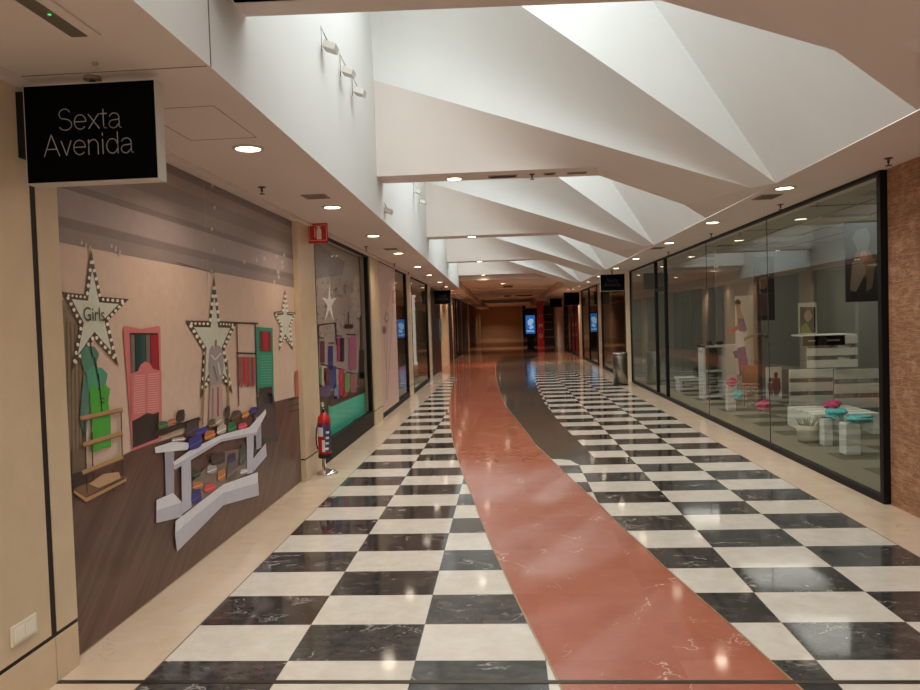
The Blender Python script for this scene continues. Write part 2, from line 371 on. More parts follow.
mb.poly([(1.9, 23.36, H), (1.9, 23.36, HB), (1.9, YFAR, HB), (1.9, YFAR, H)], PD)
mb.poly([(1.03, 23.25, HT_), (1.03, 23.25, HB), (1.93, 23.36, 2.72), (1.93, 23.36, HT_)], PD); mb.box((1.9, 23.36, 2.73), (2.5, 24.1, 2.76), PD); mb.box((1.9, 23.9, 2.651), (3.1, 23.95, 2.95), PD)  # filler boxes added to keep the sky out of the gaps
for y in (29, 35, 42, 50, 58): mb.box((-1.44, y, HT_-.05), (1.9, y+.5, HT_+.02), PD)
struct(mb, 'ceiling_far')

# ------------------------------------------------------------------ left side
mb = MB()
mb.box((-2.35, YN, .225), (LX, 3.02, H), STONE); mb.box((-2.35, 3.062, .225), (LX, 3.215, H), STONE)
mb.box((-2.35, 3.02, .225), (LX-.004, 3.062, H), GROOVE); mb.box((-2.35, YN, .205), (LX-.004, 3.215, .225), GROOVE)
mb.box((-2.35, YN, 0), (LX, 3.044, .205), STONE); mb.box((-2.35, 3.05, 0), (LX, 3.215, .205), STONE)
struct(mb, 'wall_left')
def pier(y0, y1, x=LX, side=-1, name='trim_3', plinth=True, m=STONE, xb=None):
    mb = MB(); xb = xb if xb is not None else x + side*.3
    if plinth:
        mb.box((xb, y0, .23), (x, y1, H), m, .004); mb.box((xb, y0+.01, .215), (x-side*-.012, y1-.01, .23), GROOVE); mb.box((xb, y0, 0), (x, y1, .215), m, .004)
    else: mb.box((xb, y0, 0), (x, y1, H), m, .004)
    return struct(mb, name)
pier(7.08, 7.70, -2.045, name='trim_3'); pier(10.98, 11.69, -2.05, name='trim_4'); pier(15.2, 15.88, -2.07, name='trim_5'); pier(19.35, 20.35, -2.1, name='trim_6'); pier(23.75, 27.3, -2.15, name='trim_7', plinth=False)
# wall mass behind the fronts
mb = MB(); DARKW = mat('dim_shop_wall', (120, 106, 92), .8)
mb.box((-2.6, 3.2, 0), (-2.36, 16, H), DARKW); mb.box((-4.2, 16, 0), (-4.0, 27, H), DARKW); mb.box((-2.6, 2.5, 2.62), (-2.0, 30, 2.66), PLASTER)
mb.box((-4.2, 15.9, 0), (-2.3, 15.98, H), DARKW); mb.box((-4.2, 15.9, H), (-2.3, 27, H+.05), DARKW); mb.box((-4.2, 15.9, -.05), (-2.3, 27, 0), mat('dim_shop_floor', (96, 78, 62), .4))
struct(mb, 'wall_left_behind')

# printed hoarding mural (flat print on boards)
MX = -2.10
def P2(pts, lv=0, X=MX): return [onX(px, py, X) + Vector((lv*.0012, 0, 0)) for px, py in pts]
mural = thing('wall_mural', 'large printed hoarding mural of a clothes shop with stars and white table', 'mural', (MX, 3.22, 0))
mc = {}
def pc(rgb):
    if rgb not in mc: mc[rgb] = mat('print_%02x%02x%02x' % rgb, rgb, .35, noise=.05, scale=14)
    return mc[rgb]
def rect(x0, y0, x1, y1): return [(x0, y0), (x1, y0), (x1, y1), (x0, y1)]
def q4(x, y, w, h): return rect(x-w/2, y-h/2, x+w/2, y+h/2)
def blobp(x, y, w, h, n=9, seed=0):
    r = random.Random(seed); return [(x+w/2*math.cos(t)*r.uniform(.82, 1.1), y+h/2*math.sin(t)*r.uniform(.82, 1.1)) for t in [2*math.pi*k/n+.2 for k in range(n)]]
def linep(a, b, w):
    dx, dy = b[0]-a[0], b[1]-a[1]; l = math.hypot(dx, dy); nx, ny = -dy/l*w/2, dx/l*w/2
    return [(a[0]+nx, a[1]+ny), (b[0]+nx, b[1]+ny), (b[0]-nx, b[1]-ny), (a[0]-nx, a[1]-ny)]
def wood_mat():
    k = NB('print_wood_floor'); g = k.n('ShaderNodeNewGeometry').outputs['Position']
    g = k.n('ShaderNodeMapping', {0: g, 2: (-.72, 0, 0)}).outputs[0]; mp = k.n('ShaderNodeMapping', {0: g, 3: (1, .7, 9)}).outputs[0]
    c = k.mix(k.rng(k.noise(mp, 2.2, 5, .6), .35, .7), lin((88, 60, 50)), lin((118, 88, 76)))
    c = k.mix(k.rng(k.noise(k.n('ShaderNodeMapping', {0: g, 3: (1, .6, 22)}).outputs[0], 4, 3, .5), .5, .9), c, lin((74, 50, 43)))
    k.link(c, 'Base Color'); k.b.inputs['Roughness'].default_value = .3; return k.M
mb = MB()
yA, yB = 3.217, 7.078
mb.box((MX-.05, yA, 0), (MX-.002, yB, 2.63), pc((208, 180, 152)))
mb.build('backing_board', mural)
def cliprect(): pass
mb = MB()
zt = 2.625
mb.poly([(MX, yA, .01), (MX, yB, .01), (MX, yB, zt), (MX, yA, zt)], pc((216, 190, 170)))
# ceiling of the pictured room
ztl = onX(60, 243, MX).z; 
cA = Vector((MX, yA, onX(58, 242, MX).z)); cB = Vector((MX, yB, onX(297, 288, MX).z))
e = Vector((.0012, 0, 0))
mb.poly([cA+e, cB+e, Vector((MX, yB, zt))+e, Vector((MX, yA, zt))+e], pc((150, 134, 128)))
for f0, f1, c in ((.12, .2, (134, 118, 112)), (.2, .42, (166, 150, 146)), (.42, .48, (128, 112, 108)), (.62, .78, (136, 122, 118)), (.9, 1., (120, 106, 104))):
    A0 = cA.lerp(Vector((MX, yA, zt)), f0); A1 = cA.lerp(Vector((MX, yA, zt)), f1); B0 = cB.lerp(Vector((MX, yB, zt)), f0); B1 = cB.lerp(Vector((MX, yB, zt)), f1)
    mb.poly([A0+2*e, B0+2*e, B1+2*e, A1+2*e], pc(c))
mb.poly([p+3*e for p in [Vector((MX, yA, .01)), Vector((MX, yB, .01)), Vector((MX, yB, onX(303, 394, MX).z)), onX(273, 402, MX), onX(200, 428, MX), onX(131, 451, MX), onX(121, 456, MX), Vector((MX, yA, onX(66, 482, MX).z))]], wood_mat())
mb.poly([p+2*e for p in [onX(63, 300, MX), onX(82, 330, MX), onX(86, 470, MX), Vector((MX, yA+.002, onX(66, 486, MX).z)), Vector((MX, yA+.002, onX(62, 300, MX).z))]], pc((142, 124, 102)))
for k in range(5):
    mb.poly(P2(linep((66+4*k, 318+3*k), (68+3.6*k, 470-3*k), 1.1), 3), pc((110, 92, 74)))
# strings of ceiling spots drawn in the print
for (a, b) in (((213, 186), (212, 272)), ((245, 262), (285, 255)), ((82, 243), (90, 250)), ((112, 246), (120, 254)), ((283, 262), (275, 282))):
    n = 5
    for k in range(n):
        t = k/(n-1); mb.poly(P2(blobp(a[0]+(b[0]-a[0])*t+(1.2 if k % 2 else -1.2), a[1]+(b[1]-a[1])*t, 2.2, 5, 7, k), 4), pc((196, 184, 176)))
mb.poly(P2(linep((175, 262), (214, 273), .8), 4), pc((120, 100, 86)))
mb.build('printed_room_backdrop', mural)
# stars
def star(pts, name, label, bulbs=5, txt=None):
    mb = MB(); cx = sum(p[0] for p in pts)/10; cy = sum(p[1] for p in pts)/10
    A = [Vector(p) for p in pts]
    def fan(ps, lv, m):
        for i in range(10): mb.poly(P2([(cx, cy), ps[i], ps[(i+1) % 10]], lv), m)
    fan(pts, 5, pc((92, 76, 56)))
    inn = [(cx+(x-cx)*.70, cy+(y-cy)*.70) for x, y in pts]
    fan(inn, 6, pc((212, 216, 200)))
    for i in range(10):
        a, b = pts[i], pts[(i+1) % 10]
        for k in range(bulbs):
            t = (k+.5)/bulbs; x = a[0]+(b[0]-a[0])*t; y = a[1]+(b[1]-a[1])*t; s = .865
            L = math.hypot(b[0]-a[0], b[1]-a[1])
            mb.poly(P2(blobp(cx+(x-cx)*s, cy+(y-cy)*s, min(3.4, L/bulbs*.55), min(4.2, L/bulbs*.6), 8, i*7+k), 7), pc((238, 232, 216)))
    return mb.build(name, mural, label=label)
star([(89.8, 249.3), (100.2, 296.8), (128, 299), (107, 321), (117.6, 366.5), (93.3, 338.6), (69, 372.7), (78, 326), (60.5, 292), (84, 294.5)], 'printed_star', 'printed star with bulbs reading Girls', 5)
star([(213.3, 275), (219, 321), (236, 322), (224, 350), (232, 393.6), (214, 372), (199.5, 399), (202.3, 350.3), (184.4, 320.5), (208, 321)], 'printed_star', 'large middle printed star with bulbs', 5)
star([(284.3, 289.4), (287, 311.7), (295.5, 312.6), (289.6, 327), (292.5, 350.3), (284.3, 338.7), (278.5, 351), (280, 327), (272.8, 312), (281.5, 311)], 'printed_star', 'small printed star near the right edge', 4)
pg = onX(92, 315, MX); text('printed_word', 'Girls', mural, (MX+.0125, pg.y, pg.z), (math.pi/2, 0, math.pi/2), .10, pc((84, 78, 66)), .0003, sx=1.0)
# pink doorway
mb = MB()
PK, PKL = pc((214, 122, 122)), pc((236, 170, 164))
mb.poly(P2([(122, 328), (124, 326), (141, 329), (157, 326), (159.5, 327), (161, 414), (160, 440), (131.5, 451)], 5), PK)
mb.poly(P2([(128.5, 333), (157, 333), (158.3, 372), (157.5, 438), (131.8, 448), (129.8, 375)], 6), pc((52, 40, 38)))
for x0, x1, c in ((129, 133, (120, 110, 102)), (134, 140, (36, 62, 60)), (140, 144, (50, 84, 80)), (144.5, 148.5, (128, 104, 94)), (149.5, 156.5, (168, 32, 44))):
    mb.poly(P2([(x0, 335), (x1, 335), (x1+.8, 375), (x0+.8, 375)], 7), pc(c))
mb.poly(P2([(128.8, 374), (136.4, 371), (139, 364.5), (144, 361.5), (149, 364), (151.4, 369), (160, 371), (160.3, 411), (152, 414), (145, 413), (137, 418), (130.5, 421)], 8), PK)
for k in range(17):
    y = 375+k*2.3
    mb.poly(P2(linep((132, y+1.2), (143, y), .9), 9), PKL); mb.poly(P2(linep((146, y-.4), (157.5, y-1.4), .9), 9), PKL)
mb.build('printed_saloon_door', mural, label='pink printed louvred saloon door')
mb = MB(); TL, TLL = pc((52, 150, 122)), pc((104, 186, 160))
mb.poly(P2([(255.5, 327), (272, 328), (273.5, 404), (270.5, 405), (256.5, 392)], 5), TL)
mb.poly(P2([(258.6, 331), (270.3, 331.5), (270.8, 352), (259, 351)], 6), pc((120, 58, 56))); mb.poly(P2([(262, 331.5), (266.5, 331.5), (267, 350), (262.5, 350)], 7), pc((186, 40, 54)))
for k in range(11): mb.poly(P2(linep((259.5, 356.5+k*2.7), (270.5, 356+k*2.7), .9), 7), TLL)
mb.poly(P2([(258, 388), (271, 386.5), (271.5, 402), (264, 404), (258.3, 395)], 8), pc((60, 50, 48)))
mb.build('printed_saloon_door', mural, label='green printed louvred saloon door')
# clothes rack
mb = MB(); K = pc((52, 38, 34))
for a, b, w in (((235, 322.8), (257.5, 323.5), 1.5), ((235.6, 353), (255, 353.6), 1.6), ((236, 322), (238, 406), .9), ((254.5, 323), (256.5, 400), .9)): mb.poly(P2(linep(a, b, w), 6), K)
for k in range(11): mb.poly(P2([(236.5+k*1.6, 357), (238+k*1.6, 357), (238.3+k*1.6, 382+7*random.random()), (236.8+k*1.6, 383+6*random.random())], 7), pc(random.choice([(176, 58, 62), (188, 90, 86), (70, 120, 96), (120, 112, 104), (160, 44, 56)])))
mb.build('printed_clothes_rack', mural)
# silver dress
mb = MB()
mb.poly(P2([(208, 350), (211, 345), (213.5, 349), (217, 345), (221.5, 350), (222.5, 366), (220.5, 384), (209, 386), (207, 366)], 8), pc((168, 158, 156)))
mb.poly(P2([(208.5, 386), (220.8, 384), (223, 425), (207.5, 427)], 8), pc((190, 166, 156)))
for a, b, c in (((210, 355), (213.5, 360), (220, 214, 210)), ((213.5, 360), (220, 353), (214, 208, 204)), ((212, 366), (216, 381), (132, 122, 122)), ((216.5, 362), (219, 375), (206, 200, 198)), ((214.5, 340), (214.5, 347), (164, 120, 92)), ((211.5, 388), (211, 425), (158, 132, 122)), ((216.5, 387), (217, 425), (170, 82, 86)), ((204, 350), (201, 425), (150, 124, 90)), ((226, 360), (228, 420), (160, 134, 100))): mb.poly(P2(linep(a, b, 1.6), 9), pc(c))
mb.build('printed_dress_form', mural)
# green clothes
mb = MB()
mb.poly(P2([(79, 352), (84, 346), (93, 347), (97.5, 354), (95, 362), (96, 372), (82, 372), (80, 362)], 8), pc((88, 140, 116)))
mb.poly(P2([(82, 372), (78, 420), (84, 440), (88, 395)], 8), pc((92, 134, 118)))
mb.poly(P2([(84.5, 372), (90, 367), (100, 368), (105.8, 374), (103, 388), (86, 390)], 9), pc((84, 160, 128)))
mb.poly(P2([(87, 389), (92, 385), (97, 391), (102, 384), (108, 389), (106, 402), (108.5, 420), (109, 447), (99, 449), (89.5, 453), (90, 420), (88, 404)], 10), pc((78, 172, 62)))
for a, b in (((87, 338), (90, 357)), ((92, 357), (96, 380)), ((96, 374), (100, 415)), ((98, 398), (102, 399)), ((98, 402), (102, 403))): mb.poly(P2(linep(a, b, 1.1), 11), K)
mb.build('printed_green_clothes', mural)
mb = MB(); WD, WDD = pc((186, 146, 104)), pc((128, 96, 70))
for a, b in (((82, 419), (84.5, 494)), ((118.6, 410), (120.8, 486)), ((89.5, 432), (90.5, 478)), ((110, 470), (111, 492))): mb.poly(P2(linep(a, b, 1.2), 11), K)
for a, b in (((77.7, 418.8), (120.3, 409.5)), ((80.5, 445), (120.3, 433)), ((79.7, 473), (120.3, 457))): mb.poly(P2(linep(a, b, 4.6), 12), WD); mb.poly(P2(linep((a[0], a[1]+2), (b[0], b[1]+2), 1.2), 13), WDD)
mb.poly(P2([(71, 489), (83.4, 497), (124, 477), (109, 473)], 11), WDD); mb.poly(P2([(71, 490), (83.4, 498), (124, 478), (124, 481), (83.6, 502), (71, 493)], 12), WD)
mb.poly(P2([(86, 484), (100, 474), (116, 472), (118, 478), (96, 488)], 13), pc((196, 160, 120)))
mb.poly(P2([(69, 452), (84, 447), (84, 470), (70, 474)], 10), pc((112, 94, 76))); mb.poly(P2([(69, 474), (84, 470), (86, 483), (70, 488)], 10), pc((60, 44, 40)))
mb.build('printed_ladder_shelf', mural)
# white display table
def T(x, y): return (140+x/4.18, 390+y/4.18)
def TP(*l): return [T(*p) for p in l]
WT, WS, WV = pc((232, 234, 242)), pc((200, 200, 214)), pc((172, 170, 184))
mb = MB()
mb.poly(P2(TP((45, 178), (240, 112), (250, 125), (90, 190), (52, 192)), 9), pc((58, 42, 38)))
mb.poly(P2(TP((95, 255), (135, 255), (135, 440), (100, 440)), 10), WV)
mb.poly(P2(TP((478, 115), (500, 108), (502, 240), (480, 250)), 10), WV)
mb.poly(P2(TP((60, 460), (130, 430), (168, 470), (168, 530), (60, 556)), 10), WS); mb.poly(P2(TP((60, 460), (130, 430), (168, 470), (60, 505)), 11), WT)
mb.poly(P2(TP((465, 290), (520, 222), (524, 276), (468, 342)), 10), WS)
mb.poly(P2(TP((205, 390), (330, 260), (440, 240), (445, 350), (340, 400), (210, 500)), 9), pc((140, 120, 108)))
mb.poly(P2(TP((140, 548), (340, 395), (486, 343), (486, 392), (340, 435), (138, 610)), 11), WT)
mb.poly(P2(TP((136, 600), (340, 430), (488, 388), (490, 440), (340, 482), (146, 676)), 12), WS)
mb.poly(P2(TP((163, 310), (203, 285), (206, 490), (166, 520)), 13), WS)
mb.poly(P2(TP((438, 195), (468, 190), (464, 346), (440, 352)), 13), WS)
mb.poly(P2(TP((52, 240), (130, 215), (205, 222), (190, 250), (55, 264)), 12), WT)
mb.poly(P2(TP((128, 302), (210, 245), (330, 188), (450, 155), (518, 80), (520, 98), (482, 172), (478, 186), (330, 214), (138, 332)), 13), WT)
mb.poly(P2(TP((128, 318), (330, 205), (480, 176), (478, 188), (330, 216), (134, 334)), 14), WS)
mb.build('printed_display_table', mural, label='white printed display table')
mb = MB()
HT = [(220, 218, 56, 62, (58, 58, 140)), (208, 162, 62, 76, (74, 62, 62)), (247, 172, 52, 34, (62, 62, 150)), (282, 188, 50, 42, (200, 120, 70)), (330, 165, 42, 44, (200, 188, 176)), (376, 155, 42, 46, (44, 120, 74)), (420, 150, 38, 28, (222, 76, 100)), (432, 102, 34, 32, (208, 134, 80)), (465, 86, 32, 34, (62, 56, 120)), (392, 106, 42, 44, (96, 76, 62)), (355, 92, 26, 50, (70, 50, 44)), (225, 445, 46, 66, (58, 50, 130)), (230, 398, 46, 34, (190, 130, 74)), (282, 408, 50, 38, (216, 74, 80)), (290, 332, 42, 38, (176, 172, 170)), (315, 286, 60, 62, (70, 52, 52)), (332, 356, 36, 52, (200, 122, 76)), (378, 334, 50, 84, (104, 94, 92)), (425, 340, 32, 22, (222, 218, 214)), (375, 284, 36, 42, (58, 50, 86)), (225, 350, 38, 34, (52, 74, 56)), (420, 275, 30, 90, (72, 84, 72)), (85, 146, 42, 34, (70, 108, 72)), (122, 132, 32, 28, (172, 110, 72)), (160, 108, 40, 52, (62, 46, 44)), (150, 206, 60, 18, (186, 182, 182)), (318, 128, 24, 40, (180, 166, 150)), (290, 134, 26, 24, (92, 80, 62))]
for k, (x, y, w, h, c) in enumerate(HT):
    px, py = T(x, y); rq = random.Random(k); ww, hh = w/8.8, h/8.8; mb.poly(P2([(px+sx_*ww*rq.uniform(.8, 1.1), py+sy_*hh*rq.uniform(.8, 1.05)-sx_*hh*.22) for sx_, sy_ in ((-1, -.7), (-.6, -1), (.7, -1), (1, -.6), (1, .7), (.5, 1), (-.8, 1), (-1, .5))], 15), pc(c)); mb.poly(P2(linep((px-w/9, py+h/13), (px+w/9, py-h/40), 1.), 16), pc(tuple(min(255, int(v*1.3+16)) for v in c)))
mb.build('printed_hats', mural)
mb = MB()
mb.poly(P2([(256, 398), (262, 392), (272, 394), (275, 408), (274, 424), (277, 440), (262, 445), (258, 425)], 8), pc((74, 68, 70))); mb.poly(P2([(252, 410), (272, 408), (273, 436), (254, 440)], 9), pc((84, 70, 66)))
mb.poly(P2([(294, 372), (300, 368), (301, 395), (295, 398)], 6), pc((190, 96, 80)))
for y in (400, 406, 412): mb.poly(P2(linep((288, y), (301.5, y-3), 1.2), 6), K)
mb.build('printed_back_corner', mural)
# thin vertical seams of the hoarding boards
mb = MB()
for y in (4.98,): mb.box((MX, y, .01), (MX+.0035, y+.002, zt), pc((196, 172, 154)))
mb.build('board_seam', mural)

# ------------------------------------------------------------------ left shop window 2: black frame, print behind glass
def frame_window(name, y0, y1, x, side, glass, bars=(), z0=.09, z1=2.6, fw=.07, joints=(), transoms=(), depth=.06):
    root = bpy.data.objects.new(name, None); root.location = (x, y0, 0); root['_o'] = [x, y0, 0]; root['kind'] = 'structure'; COL.objects.link(root)
    f = MB(); xa, xb = x-depth/2, x+depth/2
    f.box((xa, y0, 0), (xb, y1, z0), BLACK); f.box((xa, y0, z1), (xb, y1, H-.002), BLACK)
    f.box((xa, y0, z0), (xb, y0+fw, z1), BLACK); f.box((xa, y1-fw, z0), (xb, y1, z1), BLACK)
    for b in bars: f.box((xa, b-fw/2, z0), (xb, b+fw/2, z1), BLACK)
    for (ya, yb_, z) in transoms: f.box((xa, ya, z-.03), (xb, yb_, z+.03), BLACK)
    f.build('window_frame', root)
    edges = [y0+fw] + list(bars) + list(joints) + [y1-fw]; edges.sort()
    for a, b in zip(edges, edges[1:]):
        g = MB(); ea = fw/2 if a in bars else (.002 if a in joints else 0); eb = fw/2 if b in bars else (.002 if b in joints else 0)
        g.poly([(x, a+ea, z0), (x, b-eb, z0), (x, b-eb, z1), (x, a+ea, z1)], glass); g.build('glass_pane', root)
    for j in joints:
        g = MB(); g.box((x-.004, j-.003, z0), (x+.004, j+.003, z1), mat('silicone', (60, 62, 58), .4)); g.build('glass_joint', root)
    return root
frame_window('window_1', 7.72, 10.96, -2.1, -1, glass_mat('clear_glass', (.97, .98, .97), .1, .01), z0=.24, fw=.10)
GX = -2.2
wg = thing('window_graphic', 'printed window graphic of pencil sketches, hanging clothes and a turquoise counter', 'poster', (GX, 7.8, .2))
mb = MB(); mb.box((GX-.03, 7.75, .2), (GX-.001, 10.95, 2.6), pc((150, 136, 130))); 
mb.poly([(GX, 7.8, .22), (GX, 10.9, .22), (GX, 10.9, 2.6), (GX, 7.8, 2.6)], pc((172, 156, 148)))
def G2(pts, lv=0): return P2(pts, lv, GX)
mb.poly(G2([(306, 236), (345, 262), (342, 275), (306, 280)], 1), pc((134, 124, 126)))
mb.poly(G2([(368, 262), (375, 266), (374, 412), (366, 418), (368, 395), (369, 300)], 2), pc((178, 184, 188)))
mb.poly(G2([(306, 395), (366, 386), (372, 412), (332, 441), (306, 440)], 1), pc((86, 70, 62)))
mb.build('print_backdrop', wg)
mb = MB(); SK = pc((104, 88, 84)); rr_ = random.Random(5)
for k in range(230):
    x = rr_.uniform(308, 369); ymin = 262 + (x-306)*.55 - 20 + (14 if x > 330 else 26); y = rr_.uniform(max(ymin, 262), 338); a = rr_.uniform(0, 6.28); l = rr_.uniform(.8, 4.5)
    mb.poly(G2(linep((x, y), (x+l*math.cos(a)*.6, y+l*math.sin(a)), .45), 3), SK)
mb.build('printed_sketch_wall', wg)
mb = MB()
cx, cy = 329, 304; st = []
for k in range(10):
    a = -math.pi/2 + k*math.pi/5; r = (22, 6)[k % 2]; st.append((cx+r*math.cos(a)*.36, cy+r*math.sin(a)))
for i in range(10): mb.poly(G2([(cx, cy), st[i], st[(i+1) % 10]], 4), pc((226, 222, 216)))
mb.build('printed_star', wg, label='white printed star')
mb = MB()
for a, b in (((312, 337), (324, 338)), ((318, 325), (336, 323)), ((318, 325), (318, 372)), ((343, 327), (353, 326)), ((356, 318), (360, 319)), ((360, 316), (361, 375)), ((346, 334), (356, 335)), ((336, 336), (342, 336)), ((328, 343), (334, 343)), ((335, 323), (336, 345)), ((313, 325), (312, 338)), ((348, 312), (348, 328)), ((320, 364), (345, 370)), ((346, 372), (356, 374))): mb.poly(G2(linep(a, b, 1.1), 5), K)
mb.poly(G2(rect(344, 324.5, 352.5, 328.5), 6), pc((66, 40, 44)))
for x0, x1, y0, y1, c in ((310.7, 316.4, 337, 368, (82, 70, 116)), (320, 324, 341, 362, (108, 52, 74)), (327.7, 332.4, 346, 369, (48, 48, 128)), (336.7, 340, 338, 361, (170, 60, 110)), (339.5, 343.7, 338, 361, (50, 34, 54)), (348.4, 356, 337, 369, (176, 98, 128)), (358.7, 363.5, 350, 378, (56, 48, 56)), (312.3, 320.4, 368, 388, (60, 150, 110)), (321, 325, 366, 386, (214, 190, 160)), (323, 328.6, 368, 388, (108, 40, 62)), (329.5, 335.5, 366, 388, (60, 72, 132)), (338.7, 343.8, 369, 395, (190, 44, 74)), (344.4, 348.6, 373, 392, (110, 166, 88)), (350, 356, 374, 392, (170, 110, 110)), (308, 312, 365, 392, (60, 130, 104)), (333.5, 338, 385, 399, (120, 150, 190)), (318, 330, 385, 396, (98, 82, 120)), (308, 318, 392, 404, (74, 62, 68)), (357, 366, 372, 386, (110, 86, 84)), (329, 337, 396, 404, (62, 46, 50)), (342, 347, 392, 400, (196, 52, 66))): mb.poly(G2([(x0, y0), (x1, y0), (x1, y1), ((x0+x1)/2, y1+.8), (x0, y1)], 7), pc(c))
mb.build('printed_clothes', wg)
mb = MB(); TQ = pc((70, 196, 166))
mb.poly(G2([(327.5, 405), (330, 407), (368, 391), (370, 380), (374, 378), (374.5, 411), (352, 420), (352, 425), (331, 441), (327.5, 439)], 8), TQ)
mb.poly(G2([(327.5, 405), (330, 407), (331, 441), (327.5, 439)], 9), pc((58, 168, 142))); mb.poly(G2([(329, 403), (366, 388), (368, 391), (330, 407)], 9), pc((60, 44, 44)))
mb.build('printed_counter', wg, label='turquoise printed counter')

# third front: pinkish poster wall and dark glazing
w = frame_window('window_2', 11.72, 15.18, -2.1, -1, DGLASS, bars=(13.55,), z0=.12, fw=.08)
fp = thing('window_poster', 'pale mauve full-height poster with a faint flower drawing, beyond the sketch window', 'poster', (-2.06, 11.74, .1))
mb = MB(); mb.box((-2.065, 11.74, .1), (-2.055, 13.5, 2.6), pc((212, 180, 168))); mb.build('poster_sheet', fp)
mb = MB()
def F3(pts, lv): return [onX(px, py, -2.055)+Vector((.001*lv, 0, 0)) for px, py in pts]
for (x, y, w_, h_, c) in ((393.5, 297, 4, 16, (170, 138, 134)), (386.5, 318, 4.5, 12, (160, 130, 126)), (384, 330, 4, 9, (132, 102, 100)), (394, 297, 1.6, 9, (218, 190, 180)), (386.8, 318, 2, 6, (216, 186, 176))): mb.poly(F3(blobp(x, y, w_, h_, 9, int(x)), 1+(w_ < 3)), pc(c))
for a, b in (((393, 305), (387, 400)), ((387, 324), (386, 400)), ((384, 334), (386, 370)), ((390, 290), (386, 312))): mb.poly(F3(linep(a, b, .6), 1), pc((168, 138, 130)))
mb.build('printed_flower', fp)
mb = MB(); mb.box((-2.5, 13.6, .05), (-2.3, 15.1, 2.6), mat('grey_blind', (110, 108, 104), .7)); struct(mb, 'wall_left_blind')
# fourth front
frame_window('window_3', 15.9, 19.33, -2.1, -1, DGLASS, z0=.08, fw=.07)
sc = thing('wall_screen', 'small glowing blue screen inside the left dark glazed shop', 'screen', (-2.9, 17.2, 1.5)); mb = MB(); mb.box((-2.95, 17.0, 1.15), (-2.9, 17.3, 1.6), BLACK); mb.build('screen_housing', sc)
mb = MB(); mb.box((-2.9, 17.02, 1.17), (-2.897, 17.28, 1.58), mat('screen_blue', (40, 90, 150), .4, emit=(60, 130, 210), es=.25)); mb.build('screen_panel', sc)
# dark doorway with sign
mb = MB(); mb.box((-2.3, 20.36, 0), (-2.14, 23.74, H), mat('door_dark', (44, 34, 29), .35)); struct(mb, 'door_1')
pole = MB(); pole.box((-2.14, 23.3, 1.0), (-2.08, 23.36, 1.7), STEEL); struct(pole, 'door_1_handle')

def far_front(side, y0, y1, idx, kind):
    x = -2.2 if side < 0 else RX
    if kind == 'pier': return pier(y0, y1, x, side, 'trim_%d' % idx, plinth=False, m=mat('far_stone', (186, 162, 138), .5))
    if kind == 'glass':
        n = max(1, int((y1-y0)/1.6)); bars = [y0+(y1-y0)*k/n for k in range(1, n)]
        return frame_window('window_%d' % idx, y0, y1, x, side, DGLASS, bars=bars, z0=.08, fw=.10)
    mb = MB(); mb.box((x-.02, y0, 0), (x+.02, y1, H), mat('far_panel_%s' % kind, {'dark': (38, 30, 28), 'blue': (58, 76, 100), 'brown': (110, 78, 54), 'pale': (232, 214, 204)}[kind], .4)); return struct(mb, 'wall_panel')
seq = [(27.3, 29.5, 'dark'), (29.5, 30.5, 'pier'), (30.5, 34, 'glass'), (34, 35.5, 'blue'), (35.5, 37, 'pier'), (37, 42, 'dark'), (42, 44, 'pier'), (44, 52, 'brown'), (52, 66, 'brown')]
for k, (a, b, t) in enumerate(seq): far_front(-1, a, b, 10+k, t)
seqr = [(22.45, 23.4, 'pier'), (23.4, 28.15, 'glass'), (28.15, 29.6, 'pier'), (29.6, 36.5, 'glass'), (36.5, 37.2, 'pier'), (37.2, 44.5, 'pale'), (44.5, 66, 'dark')]
for k, (a, b, t) in enumerate(seqr): far_front(1, a, b, 20+k, t)
# dim interiors for the far glazed shops
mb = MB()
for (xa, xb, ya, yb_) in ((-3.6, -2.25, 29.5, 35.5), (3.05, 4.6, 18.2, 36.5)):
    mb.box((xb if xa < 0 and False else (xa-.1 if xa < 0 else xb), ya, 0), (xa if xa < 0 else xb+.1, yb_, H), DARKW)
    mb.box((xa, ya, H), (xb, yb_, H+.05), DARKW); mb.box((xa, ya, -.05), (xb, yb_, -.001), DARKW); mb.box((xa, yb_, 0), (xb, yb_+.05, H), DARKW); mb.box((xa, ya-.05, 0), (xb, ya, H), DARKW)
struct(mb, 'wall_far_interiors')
mb = MB(); mb.box((-2.6, YFAR-.5, 0), (1.45, YFAR-.3, 3.1), mat('far_wall_tan', (176, 134, 92), .5, noise=.05)); mb.box((1.45, YFAR-.5, 0), (1.6, YFAR-.25, 3.1), mat('far_stone', (186, 162, 138))); mb.box((1.6, YFAR-.3, 0), (3.2, YFAR-.1, 3.1), mat('near_black', (22, 18, 16)))
struct(mb, 'wall_far')

# ------------------------------------------------------------------ right side
mb = MB(); mb.box((RX+.02, YN, 0), (3.5, 5.86, H), BRICK); struct(mb, 'wall_right')
frame_window('window_4', 5.87, 17.28, RX, 1, GLASS, bars=(13.58, 14.43), z0=.055, z1=2.622, fw=.055, joints=(8.40, 10.87), transoms=((13.6, 14.4, 2.07),))
pier(17.29, 17.98, RX-.02, 1, 'trim_8', plinth=False); 
frame_window('window_5', 17.99, 22.44, RX, 1, DGLASS, bars=(), z0=.08, fw=.09)
